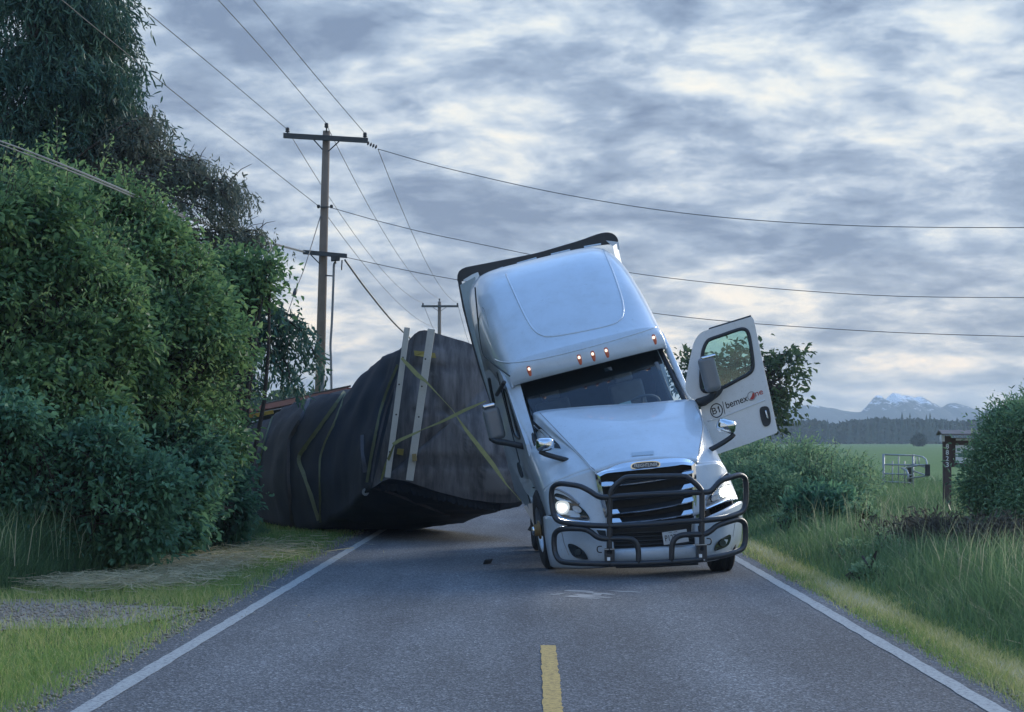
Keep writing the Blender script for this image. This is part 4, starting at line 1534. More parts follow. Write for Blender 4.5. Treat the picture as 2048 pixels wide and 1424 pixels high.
    for q in (((926, 560), (944, 549), (956, 544), (959, 552), (950, 562), (928, 562)), ((1212, 481), (1222, 482), (1237, 484), (1240, 500), (1230, 494), (1222, 490))):
        part('spoiler_bracket', plate([P(x, y, Dr - 0.03) for x, y in q], [], Vector((0, 0.02, 0))), WHITE)
    for a, b in (((974, 547), (1006, 535)), ((1034, 527), (1073, 516)), ((1102, 509), (1140, 500)), ((1168, 494), (1202, 488))):
        part('roof_clip', tube([P(*a, 31.85), P(*b, 31.85)], 0.014, 6), WHITE)
    # torn skirt hanging under the sleeper and the broken step pieces
    part('side_skirt', plate([P(x, y, D) for x, y, D in ((1000, 866, 31.6), (1010, 862, 31.0), (1035, 868, 29.6), (1052, 905, 28.7), (1066, 960, 28.5), (1078, 1004, 28.3), (1073, 1016, 28.3), (1064, 1004, 28.6), (1058, 992, 28.9),
                                                         (1052, 985, 29.2), (1048, 978, 29.4), (1045, 970, 29.6), (1041, 964, 29.8), (1038, 955, 30.0), (1033, 948, 30.3), (1029, 940, 30.6), (1022, 925, 31.0), (1012, 895, 31.4))],
                             [], _RT * 0.03), WHITE, label='torn lower side skirt with a ragged edge')
    part('skirt_opening', plate(chaikin([P(x, y, 29.2 - (x - 1040) * 0.03) + _RT * -0.03 for x, y in ((1038, 922), (1043, 930), (1049, 950), (1048, 957), (1042, 946), (1038, 932))], 2), [], _RT * 0.02), SEAM)
    part('broken_step', merge(plate([P(x, y, 28.3) for x, y in ((1047, 1014), (1053, 1011), (1066, 1035), (1063, 1040))], [], Vector((0, .08, 0))), plate([P(x, y, 28.25) for x, y in ((1056, 1008), (1068, 1006), (1071, 1040), (1070, 1056), (1064, 1044))], [], Vector((0, .05, 0)))), STEEL)
    part('mud_flap', plate([P(x, y, 28.6) for x, y in ((1055, 1060), (1064, 1044), (1082, 1050), (1082, 1072))], [], Vector((0, .02, 0))), BLACKP)
    # door mirror on the image-left side
    cm = P(988, 847, 28.9)
    w1, h1 = 0.115, 0.225
    mir = part('door_mirror', box(cm, _RT * w1, _BK * 0.09, _UP * h1), SATIN)
    bev(mir, 0.06, 4)
    cap = part('mirror_cap', box(P(977, 812, 28.88), _RT * 0.088, _BK * 0.085, _UP * 0.028), CHROME, mir)
    bev(cap, 0.024, 3)
    part('mirror_arm', tube(catmull([P(982, 876, 28.88), P(994, 883, 28.8), P(1015, 886, 28.7), P(1047, 893, 28.55)], 4), 0.042, 8), BLACKP, mir, True)
    part('mirror_mount', lathe(P(1057, 888, 28.42), _UP, [(0.001, -0.12), (0.05, -0.10), (0.068, -0.03), (0.066, 0.04), (0.045, 0.09), (0.001, 0.105)], 14), WHITE, smooth=True)


build_cab()


def build_hood():
    rows = [
        [(1050, 912, 28.7), (1056, 893, 28.4), (1071, 868, 28.3), (1067, 836, 28.2), (1079, 822, 28.1), (1180, 812, 27.95), (1285, 806, 27.95), (1380, 799, 28.05), (1393, 811, 28.2), (1410, 850, 28.5), (1420, 905, 28.8)],
        [(1060, 940, 28.2), (1064, 915, 27.75), (1088, 893, 27.6), (1108, 873, 27.5), (1121, 864, 27.4), (1210, 847, 27.25), (1300, 842, 27.25), (1396, 836, 27.4), (1405, 848, 27.5), (1424, 880, 27.8), (1436, 935, 28.2)],
        [(1072, 978, 27.8), (1078, 945, 27.15), (1116, 920, 26.95), (1149, 906, 26.85), (1158, 902, 26.8), (1230, 884, 26.7), (1310, 879, 26.7), (1398, 876, 26.8), (1405, 886, 26.85), (1434, 905, 27.15), (1450, 960, 27.7)],
        [(1084, 1005, 27.3), (1092, 976, 26.75), (1140, 952, 26.5), (1183, 938, 26.35), (1190, 943, 26.22), (1250, 925, 26.2), (1320, 917, 26.2), (1388, 921, 26.24), (1396, 928, 26.3), (1442, 926, 26.65), (1462, 962, 27.2)],
    ]
    R_ = [[P(*q) for q in r] for r in rows]
    hv, hf = gridsurf(R_, 6, 8)
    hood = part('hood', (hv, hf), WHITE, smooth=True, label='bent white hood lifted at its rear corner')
    solid(hood, 0.02)
    fl = [[P(*q) for q in r[:5]] for r in rows[3:4]] + [[P(1089, 1020, 27.2), P(1098, 1006, 26.68), P(1148, 1000, 26.40), P(1193, 990, 26.25), P(1199, 988, 26.2)],
                                                        [P(1094, 1036, 27.1), P(1104, 1031, 26.62), P(1150, 1047, 26.32), P(1208, 1056, 26.17), P(1213, 1056, 26.15)]]
    lv, lf = gridsurf(fl, 6, 8)
    o = part('fender', (lv, lf), WHITE, smooth=True)
    solid(o, 0.02)
    fr = [[P(*q) for q in rows[3][7:]], [P(1388, 975, 26.2), P(1393, 975, 26.2), P(1440, 968, 26.55), P(1469, 980, 27.0)], [P(1386, 1028, 26.16), P(1392, 1030, 26.16), P(1440, 1008, 26.45), P(1476, 998, 26.95)]]
    rv, rf = gridsurf(fr, 6, 8)
    o = part('fender', (rv, rf), WHITE, smooth=True)
    solid(o, 0.02)
    HB = BVHTree.FromPolygons(*merge((hv, hf)))
    FB = BVHTree.FromPolygons(*merge((hv, hf), (lv, lf), (rv, rf)))
    # shut lines of the hood skin
    def seam(pts, r=0.006, m=SEAM, off=0.0):
        c = [cast(FB, q.x, q.y, off) for q in catmull([Vector((x, y, 0)) for x, y in pts], 6)]
        return tube([p for p in c if p is not None], r, 5)
    part('hood_seam', seam([(1080, 826), (1110, 857), (1150, 899), (1190, 941)]), GREYINK)
    part('hood_seam', seam([(1391, 812), (1402, 835), (1405, 860), (1400, 890), (1395, 922)]), GREYINK)
    part('hood_scoop', decal(FB, [(1263, 905), (1307, 901), (1307, 909), (1264, 912)], 0.02, 0.01, 26.5, 0), mat('scoop tape', (0.42, 0.52, 0.60), 0.6, var=0.05))
    part('cowl_gap', plate([cast(FB, x, y, 0.012, 27.7) for x, y in ((1066, 841), (1083, 856), (1101, 873), (1118, 889), (1122, 897), (1108, 896), (1092, 884), (1072, 866))], [], Vector((0, 0.01, 0))), SEAM)
    part('cowl_strut', tube([cast(FB, x, y, 0.022, 27.7) for x, y in ((1068, 851), (1082, 864), (1096, 878))], 0.007, 5), STEEL)
    # dark engine bay behind the open spaces
    part('engine_bay', merge(abox(0.86, 1.98, 26.75, 28.3, 0.55, 1.42)), INTER)
    # ---- grille
    gz = 26.32
    part('grille_back', plate([P(x, y, gz) for x, y in ((1198, 948), (1225, 938), (1300, 932), (1386, 925), (1388, 1060), (1390, 1098), (1222, 1104), (1212, 1040))], [], Vector((0, 0.05, 0))), BLACKP)
    def strip(pts_top, pts_bot, D, th=0.05, m=CHROME, name='grille_surround', Dc=0.0, sl=0.02):
        t = catmull([Vector((x, y, 0)) for x, y in pts_top], 4)
        b = catmull([Vector((x, y, 0)) for x, y in pts_bot], 4)
        n = len(t)
        b = resample(b, n)
        V, Fs = [], []
        for i in range(n):
            e = Dc * math.cos(math.pi * (i / (n - 1) - 0.5))
            m_ = (t[i] + b[i]) / 2
            V += [P(t[i].x, t[i].y, D - e + sl), P(m_.x, m_.y, D - e + sl * 0.35), P(b[i].x, b[i].y, D - e), P(b[i].x, b[i].y, D - e + th), P(t[i].x, t[i].y, D - e + th + sl)]
        for i in range(n - 1):
            for k in range(5):
                a, c = i * 5 + k, i * 5 + (k + 1) % 5
                Fs.append((a, c, c + 5, a + 5))
        Fs += [(0, 1, 2, 3, 4), tuple((n - 1) * 5 + k for k in range(5))]
        return part(name, (V, Fs), m)
    sur = strip([(1189, 945), (1204, 939), (1219, 935), (1240, 928), (1262, 924), (1317, 918), (1358, 916), (1375, 918), (1391, 924)],
          [(1200, 953), (1212, 947), (1224, 945), (1245, 943), (1273, 940), (1320, 935), (1353, 931), (1365, 929), (1384, 931)], 26.12, Dc=0.06, sl=0.13)
    strip([(1189, 946), (1197, 985), (1206, 1020), (1214, 1050)], [(1200, 953), (1206, 985), (1213, 1015), (1221, 1050)], 26.15, m=CHROME)
    strip([(1391, 925), (1393, 960), (1393, 1000), (1391, 1040), (1389, 1066)], [(1383, 931), (1385, 960), (1385, 1000), (1384, 1040), (1382, 1066)], 26.15, m=CHROME)
    # slats: dark blades with a chrome lip and bright end pieces
    slats = [((1203, 973), (1387, 946)), ((1208, 1001), (1388, 974)), ((1214, 1029), (1387, 1002)), ((1219, 1046), (1386, 1027))]
    for (a, b) in slats:
        def at(f, dy=0.0):
            return (a[0] + (b[0] - a[0]) * f, a[1] + (b[1] - a[1]) * f + dy + 4.0 * math.sin(math.pi * f))
        V, Fs = [], []
        n = 17
        for i in range(n):
            f = i / (n - 1)
            e = 0.06 * math.sin(math.pi * f)
            x, y = at(f)
            V += [P(x, y - 11, 26.27 - e), P(x, y, 26.17 - e), P(x, y + 3, 26.19 - e), P(x, y - 6, 26.30 - e)]
        for i in range(n - 1):
            for k in range(4):
                Fs.append((i * 4 + k, i * 4 + (k + 1) % 4, i * 4 + 4 + (k + 1) % 4, i * 4 + 4 + k))
        sl = part('grille_slat', (V, Fs), BLACKP)
        lip = []
        for i in range(n):
            f = 0.02 + 0.96 * i / (n - 1)
            x, y = at(f, 0.5)
            lip.append(P(x, y, 26.165 - 0.06 * math.sin(math.pi * f)))
        part('chrome_lip', tube(lip, 0.0085, 6), CHROME, sl)
        for f0, f1 in ((0.0, 0.15), (0.86, 1.0)):
            q = [at(f0, -9), at(f1 if f0 < 0.5 else f1, -9), at(f1, -0.5), at(f0, -0.5)]
            if f0 < 0.5:
                q[1] = at(f1 - 0.03, -9)
            else:
                q[0] = at(f0 + 0.03, -9)
            dd = [26.185, 26.185, 26.155, 26.155]
            part('chrome_end', plate([P(x, y, z - 0.02) for (x, y), z in zip(q, dd)], [], Vector((0, 0.02, 0))), CHROME, sl)
    part('lower_grille', merge(*[tube([P(1224, y, 26.25), P(1388, y - 7, 26.25)], 0.012, 5) for y in (1068, 1076, 1084, 1092)]), BLACKP)
    # name badge
    bc = P(1291, 930.5, 26.075)
    ax, ay = (P(1320, 928.2, 26.075) - P(1262, 933, 26.075)).normalized(), None
    ay = Vector((0, 0, 1)) - ax * ax.z
    ay.normalize()
    oval = lambda w, h: [bc + ax * (w * math.copysign(abs(math.cos(q)) ** 0.6, math.cos(q))) + ay * (h * math.copysign(abs(math.sin(q)) ** 0.8, math.sin(q))) for q in np.linspace(0, 2 * math.pi, 40, endpoint=False)]
    bo = part('name_badge', plate([p for p in oval(0.182, 0.048)], [], Vector((0, 0.06, 0))), CHROME)
    part('badge_field', plate([p + Vector((0, -0.006, 0)) for p in oval(0.165, 0.037)], [], Vector((0, 0.004, 0))), BADGE, bo)
    part('badge_lettering', text_mesh('FREIGHTLINER', bc + Vector((0, -0.009, 0)), ax, ay, 0.040, width=0.285, bold=0.006, shear=0.15), NUMW, bo)
    # ---- headlights
    left = [(1108, 986), (1120, 987), (1140, 996), (1158, 1010), (1174, 1026), (1182, 1041), (1160, 1040), (1137, 1037), (1120, 1033), (1111, 1024), (1107, 1004)]
    right = [(1462, 966), (1464, 985), (1460, 991), (1440, 1001), (1424, 1008), (1412, 1014), (1414, 1003), (1420, 990), (1430, 980), (1446, 971)]
    for poly, hot, bowl, drl, dim in ((left, [(1115, 1008), (1122, 1006), (1131, 1009), (1134, 1016), (1127, 1024), (1120, 1025), (1114, 1017)], [(1111, 1004), (1124, 1000), (1138, 1004), (1140, 1018), (1132, 1029), (1118, 1029), (1111, 1018)],
                                        [(1108, 980), (1116, 979), (1134, 988), (1152, 1004), (1150, 1008), (1134, 1003), (1110, 1000)], [(1143, 1012), (1156, 1012), (1164, 1020), (1162, 1026), (1148, 1024)]),
                                       (right, [(1446, 977), (1454, 974), (1457, 981), (1454, 987), (1447, 989), (1443, 984)], [(1440, 974), (1458, 967), (1462, 984), (1457, 991), (1444, 996), (1437, 986)],
                                        [(1434, 966), (1446, 952), (1459, 944), (1462, 950), (1461, 961), (1446, 966)], [(1422, 996), (1432, 988), (1438, 990), (1434, 1000), (1424, 1004)])):
        h = part('headlight', decal(FB, poly, 0.02, 0.05, 26.5), LENSBLK)
        part('daytime_strip', decal(FB, drl, 0.016, 0.04, 26.5), STEEL if False else mat('lamp silver', (0.45, 0.52, 0.58), 0.3, metal=0.4, var=0.1), h)
        part('reflector', decal(FB, dim, 0.026, 0.01, 26.5), LAMPDIM, h)
        part('lamp_bowl', decal(FB, bowl, 0.027, 0.008, 26.5), LAMPBOWL, h)
        part('lamp_beam', decal(FB, hot, 0.034, 0.008, 26.5), LAMPHOT, h)
    part('headlight_trim', merge(seam([(1109, 977), (1122, 981), (1140, 992), (1158, 1008)], 0.015, SEAM, 0.012), seam([(1412, 1000), (1424, 978), (1442, 955), (1458, 941)], 0.012, SEAM, 0.012)), GREYINK)
    part('headlight_lip', merge(seam([(1116, 1029), (1124, 1036), (1140, 1041), (1180, 1045)], 0.012, CHROME, 0.02), seam([(1412, 1018), (1440, 1006), (1464, 995)], 0.012, CHROME, 0.02)), CHROME)
    part('bumper_gap', merge(seam([(1393, 1030), (1420, 1019), (1445, 1010), (1472, 1001)], 0.022, SEAM, 0.01)), SEAM)
    # ---- hood mirrors
    for shell, arm, D, Da, ang in (((1090, 889, 0.115, 0.088), [(1080, 903), (1090, 908), (1110, 914), (1135, 921), (1150, 929), (1157, 946)], 26.9, 26.75, 4), ((1453, 852, 0.118, 0.088), [(1468, 868), (1460, 876), (1440, 889), (1420, 900), (1409, 908), (1407, 922)], 26.9, 26.85, -12)):
        c = P(shell[0], shell[1], D)
        X = Vector((math.cos(rad(ang)), 0, math.sin(rad(ang))))
        Z = Vector((-math.sin(rad(ang)), 0, math.cos(rad(ang))))
        hm = part('hood_mirror', lathe(c, Vector((0, 1, 0)), [(0.001, -0.11), (0.04, -0.105), (0.075, -0.075), (0.092, -0.02), (0.094, 0.05), (0.085, 0.085), (0.001, 0.09)], 24), CHROME, smooth=True)
        me = hm.data
        for vtx in me.vertices:
            w = vtx.co + ORG[hm.name] - c
            an = math.atan2(w.dot(Vector((0, 0, 1))), w.x)
            sq = 1.0 / max(abs(math.cos(an)) ** 4 + abs(math.sin(an)) ** 4, 1e-6) ** 0.25
            kx, kz = shell[2] / 0.094, shell[3] / 0.094
            vtx.co = c - ORG[hm.name] + X * w.x * sq * kx + Z * w.z * sq * kz + Vector((0, w.y, 0))
        n = len(arm)
        part('mirror_arm', tube(catmull([P(x, y, D + (Da - D) * i / (n - 1) + 0.02) for i, (x, y) in enumerate(arm)], 4), 0.030, 8, taper=0.036), BLACKP, hm, True)
    return FB


FB = build_hood()


def build_front():
    bl = [[P(1086, 1034, 27.1), P(1094, 1032, 26.6), P(1130, 1042, 26.22), P(1175, 1051, 26.05), P(1216, 1059, 26.0), P(1222, 1060, 26.05)],
          [P(1089, 1070, 27.1), P(1098, 1070, 26.6), P(1138, 1076, 26.25), P(1180, 1082, 26.08), P(1222, 1086, 26.0), P(1227, 1087, 26.05)],
          [P(1096, 1112, 27.1), P(1106, 1114, 26.62), P(1146, 1116, 26.28), P(1185, 1118, 26.1), P(1226, 1118, 26.02), P(1229, 1118, 26.05)],
          [P(1101, 1132, 27.1), P(1112, 1136, 26.75), P(1150, 1138, 26.4), P(1188, 1137, 26.2), P(1226, 1134, 26.12), P(1230, 1133, 26.15)]]
    br = [[P(1388, 1046, 26.05), P(1394, 1044, 26.0), P(1425, 1030, 26.15), P(1455, 1016, 26.4), P(1479, 1003, 26.8), P(1485, 1004, 27.2)],
          [P(1389, 1075, 26.05), P(1394, 1073, 26.0), P(1426, 1060, 26.15), P(1456, 1046, 26.4), P(1481, 1034, 26.85), P(1485, 1034, 27.2)],
          [P(1390, 1105, 26.05), P(1395, 1104, 26.02), P(1428, 1098, 26.2), P(1455, 1088, 26.45), P(1477, 1076, 26.9), P(1482, 1076, 27.2)],
          [P(1391, 1127, 26.15), P(1396, 1126, 26.12), P(1430, 1121, 26.35), P(1452, 1113, 26.6), P(1466, 1104, 27.0), P(1472, 1102, 27.2)]]
    bc = [[P(1222, 1098, 26.12), P(1300, 1094, 26.06), P(1394, 1088, 26.12)], [P(1223, 1103, 26.04), P(1300, 1099, 25.98), P(1395, 1093, 26.04)],
          [P(1225, 1120, 26.04), P(1300, 1117, 25.98), P(1395, 1112, 26.04)], [P(1226, 1134, 26.16), P(1300, 1132, 26.1), P(1395, 1127, 26.16)]]
    g = [gridsurf(q, 5, 5) for q in (bl, br, bc)]
    bp = part('bumper', merge(*g), WHITE, smooth=True)
    solid(bp, 0.025)
    BB = BVHTree.FromPolygons(*merge(*g))
    for poly in ([(1134, 1087), (1146, 1088), (1156, 1093), (1167, 1101), (1174, 1112), (1177, 1120), (1160, 1118), (1147, 1114), (1139, 1102)], [(1463, 1067), (1461, 1084), (1455, 1093), (1440, 1099), (1428, 1103), (1431, 1090), (1438, 1080), (1450, 1073)]):
        fg = part('fog_lamp', decal(BB, poly, 0.03, 0.05, 26.2), LENSBLK)
        xs, ys = [p[0] for p in poly], [p[1] for p in poly]
        mx, my = sum(xs) / len(xs), sum(ys) / len(ys)
        part('fog_bulb', decal(BB, [(mx + 7 * math.cos(a), my + 7 * math.sin(a)) for a in np.linspace(0, 6.28, 9)[:-1]], 0.036, 0.006, 26.2, 1), mat('fog reflector', (0.10, 0.125, 0.13), 0.2, metal=0.5, var=0.3), fg)
    for pts in (([(1123, 1062), (1128, 1085), (1138, 1110)],) + ([(1470, 1045), (1466, 1070), (1462, 1098)],)):
        part('bumper_crease', tube([p for p in (cast(BB, x, y, 0.0, 26.3) for x, y in pts)], 0.006, 5), GREYINK)
    part('bumper_vent', merge(plate([cast(BB, x, y, 0.008, 26.1) for x, y in ((1193, 1060), (1211, 1061), (1213, 1075), (1200, 1073))], [], Vector((0, .01, 0))), plate([cast(BB, x, y, 0.008, 26.1) for x, y in ((1396, 1052), (1410, 1046), (1408, 1060), (1397, 1066))], [], Vector((0, .01, 0)))), SEAM)
    part('valance', tube([P(1232, 1134, 26.12), P(1310, 1132, 26.06), P(1396, 1127, 26.12)], 0.018, 6), BLACKP)
    # licence plate
    D = 25.98
    q = [P(1324, 1065, D), P(1373, 1058, D), P(1378, 1083, D), P(1328, 1090, D)]
    pl = part('license_plate', plate(q, [], Vector((0, 0.012, 0))), PLATEW)
    ax = (q[1] - q[0]).normalized()
    ay = (q[0] - q[3]).normalized()
    c0 = (q[0] + q[3]) / 2 + Vector((0, -0.004, 0))
    part('plate_number', text_mesh('P127', c0 + ax * 0.02 - ay * 0.005, ax, ay, 0.072, align='LEFT', width=0.135, bold=0.004), INK, pl)
    part('plate_header', merge(*[box(c0 + ax * x + ay * 0.062, ax * 0.022, Vector((0, 0.001, 0)), ay * 0.004) for x in (0.10, 0.16)]), GREYINK, pl)
    part('plate_bracket', box(P(1358, 1082, 26.02), Vector((0.07, 0, 0.008)), Vector((0, 0.03, 0)), Vector((-0.003, 0, 0.04))), BLACKP)

    # ---- bull bar
    def BD(x):
        return 25.62 + 0.50 * max(0.0, (abs(x - 1296) - 88) / 112) ** 2
    def bar(pts, closed=False, dz=0.0, n=4, it=None, r=0.034):
        q = [Vector((1000 + x / 3.657, 860 + y / 3.657, 0)) for x, y in pts]
        q = catmull(q, n, closed)
        return tube([P(p.x, p.y, BD(p.x) + dz) for p in q], r, 10, closed)
    guard = part('bull_bar', bar([(800, 900), (801, 700), (803, 520), (812, 452), (840, 410), (890, 366), (920, 350), (960, 345), (1150, 340), (1340, 340), (1375, 350), (1410, 375), (1455, 418), (1474, 455), (1478, 520), (1477, 700), (1476, 880)]), BARBLK, smooth=True, label='black tubular bull bar with round-cornered side loops')
    loops = [
        [(800, 492), (745, 492), (705, 478), (655, 446), (605, 420), (570, 408), (500, 397), (440, 393), (400, 408), (380, 440), (377, 500), (384, 570), (397, 625), (420, 658), (460, 674), (560, 690), (690, 699), (800, 702)],
        [(800, 492), (950, 480), (1150, 469), (1350, 461), (1478, 455), (1520, 453), (1550, 440), (1582, 405), (1610, 376), (1650, 358), (1720, 336), (1755, 330), (1785, 345), (1797, 380), (1800, 460), (1794, 545), (1775, 590), (1735, 615), (1640, 642), (1560, 655), (1478, 663)],
        [(800, 702), (950, 697), (1150, 686), (1350, 670), (1478, 663)],
        [(800, 797), (745, 793), (705, 778), (665, 747), (625, 728), (570, 722), (480, 722), (430, 733), (402, 762), (395, 810), (400, 880), (415, 925), (440, 955), (480, 968), (600, 975), (800, 980)],
        [(1478, 762), (1510, 757), (1545, 735), (1580, 706), (1620, 688), (1700, 662), (1745, 655), (1780, 672), (1794, 710), (1795, 790), (1786, 840), (1765, 872), (1720, 893), (1620, 920), (1478, 946)],
        [(800, 980), (950, 978), (1150, 971), (1350, 958), (1478, 946)],
        [(800, 797), (900, 795), (950, 798), (985, 815), (1005, 850), (1013, 900), (1013, 975)],
        [(1478, 762), (1380, 765), (1330, 770), (1290, 787), (1266, 820), (1257, 870), (1255, 966)]]
    for l in loops:
        part('guard_tube', bar(l), BARBLK, guard, True)
    for x0, x1, y0, y1 in ((765, 836, 868, 985), (1437, 1508, 835, 962)):
        cx, cy = 1000 + (x0 + x1) / 2 / 3.657, 860 + (y0 + y1) / 2 / 3.657
        s = 25.62 / F / 3.657
        X, Z = Vector(((x1 - x0) / 2 * s, 0, 0.002)), Vector((-0.002, 0, (y1 - y0) / 2 * s))
        bo = part('clamp_bracket', box(P(cx, cy, 25.75), X, Vector((0, 0.14, 0)), Z), BARBLK, guard)
        bev(bo, 0.008, 2)
        part('bracket_plate', box(P(cx, 860 + (y0 + 4) / 3.657, 25.60), X * 1.15, Vector((0, 0.012, 0)), Vector((0, 0, 0.005))), STEEL, guard)
        part('bracket_pin', box(P(cx - 1.5, 860 + (y1 - 42) / 3.657, 25.603), Vector((0.018, 0, 0)), Vector((0, 0.006, 0)), Vector((0, 0, 0.02))), NUMW, guard)
        part('bracket_bolt', merge(*[lathe(P(cx + k, 860 + (y1 - 12) / 3.657, 25.60), (0, 1, 0), [(0.001, 0), (0.010, 0), (0.010, 0.02)], 8) for k in (-6, 6)]), STEEL, guard)
    for x, y, sg in ((728, 872, -1), (1528, 815, 1)):
        c = P(1000 + x / 3.657, 860 + y / 3.657, 25.72)
        pts = [c + Vector((sg * dx, 0, dz)) for dx, dz in ((-0.028, 0.035), (0.01, 0.035), (0.028, 0.02), (0.028, -0.02), (0.01, -0.038), (-0.028, -0.038))]
        part('pin_ring', tube(chaikin(pts, 2, False), 0.007, 6), INK, guard, True)


build_front()


def build_wheels():
    def wheel(c, axis, label=None, R=0.51, W=0.145):
        tyre = [(0.29, -W * 0.9), (0.40, -W), (R - 0.05, -W), (R - 0.015, -W * 0.86)]
        for k in range(5):                                  # tread ribs and grooves
            x0 = -W * 0.80 + k * W * 0.33
            tyre += [(R, x0), (R, x0 + W * 0.24), (R - 0.014, x0 + W * 0.25), (R - 0.014, x0 + W * 0.32)]
        tyre += [(R - 0.015, W * 0.86), (R - 0.05, W), (0.40, W), (0.29, W * 0.9)]
        wh = part('wheel', lathe(c, axis, tyre, 48), RUBBER, smooth=False, label=label)
        part('rim', lathe(c, axis, [(0.29, -W * 0.95), (0.27, -W * 0.8), (0.25, -W * 0.2), (0.12, 0.02), (0.10, -W * 0.7), (0.06, -W * 0.9), (0.001, -W * 0.9)], 32), STEEL, wh, True)
        part('rim', lathe(c, axis, [(0.29, W * 0.95), (0.27, W * 0.8), (0.25, W * 0.3), (0.12, 0.03), (0.001, 0.03)], 32), STEEL, wh, True)
        return wh
    # steer wheels
    wr = P(1439, 1143, 27.32)
    wheel(Vector((wr.x, 27.32, 0.505)), Vector((1, 0.05, 0.03)))
    # the image-left wheel leans and is turned out so that its hub shows
    ax = Vector((1.0, 0.12, 0.14)).normalized()
    cl = P(1100, 1078, 27.75)
    cl.z = 0.515
    w = wheel(cl, ax)
    part('hub', lathe(cl - ax * 0.13, -ax, [(0.12, 0.0), (0.12, 0.02), (0.08, 0.03), (0.075, 0.07), (0.055, 0.08), (0.001, 0.08)], 20), RUST, w, True)
    part('hub_cap', lathe(cl - ax * 0.205, -ax, [(0.055, -0.01), (0.05, 0.03), (0.001, 0.035)], 16), CHROME, w, True)
    for y in (32.1, 33.4):
        for x in (0.15, 1.95):
            wheel(Vector((x, y, 0.52)), Vector((1, 0.09, 0.0)))
    part('frame_rail', merge(box((1.0, 30.6, 0.92), (0.05, 0, 0), (-0.24, 3.4, 0), (0, 0, 0.13)), box((1.75, 30.7, 0.98), (0.05, 0, 0), (-0.24, 3.4, 0), (0, 0, 0.13))), IRON)
    part('front_axle', tube([cl + ax * 0.2, Vector((wr.x, 27.32, 0.505)) - Vector((0.2, 0, 0))], 0.06, 8), IRON)
    part('fuel_tank', lathe((0.42, 29.6, 0.86), (-0.09, 1, 0), [(0.001, -0.6), (0.27, -0.6), (0.29, -0.57), (0.29, 0.57), (0.27, 0.6), (0.001, 0.6)], 24), STEEL, smooth=False)


build_wheels()


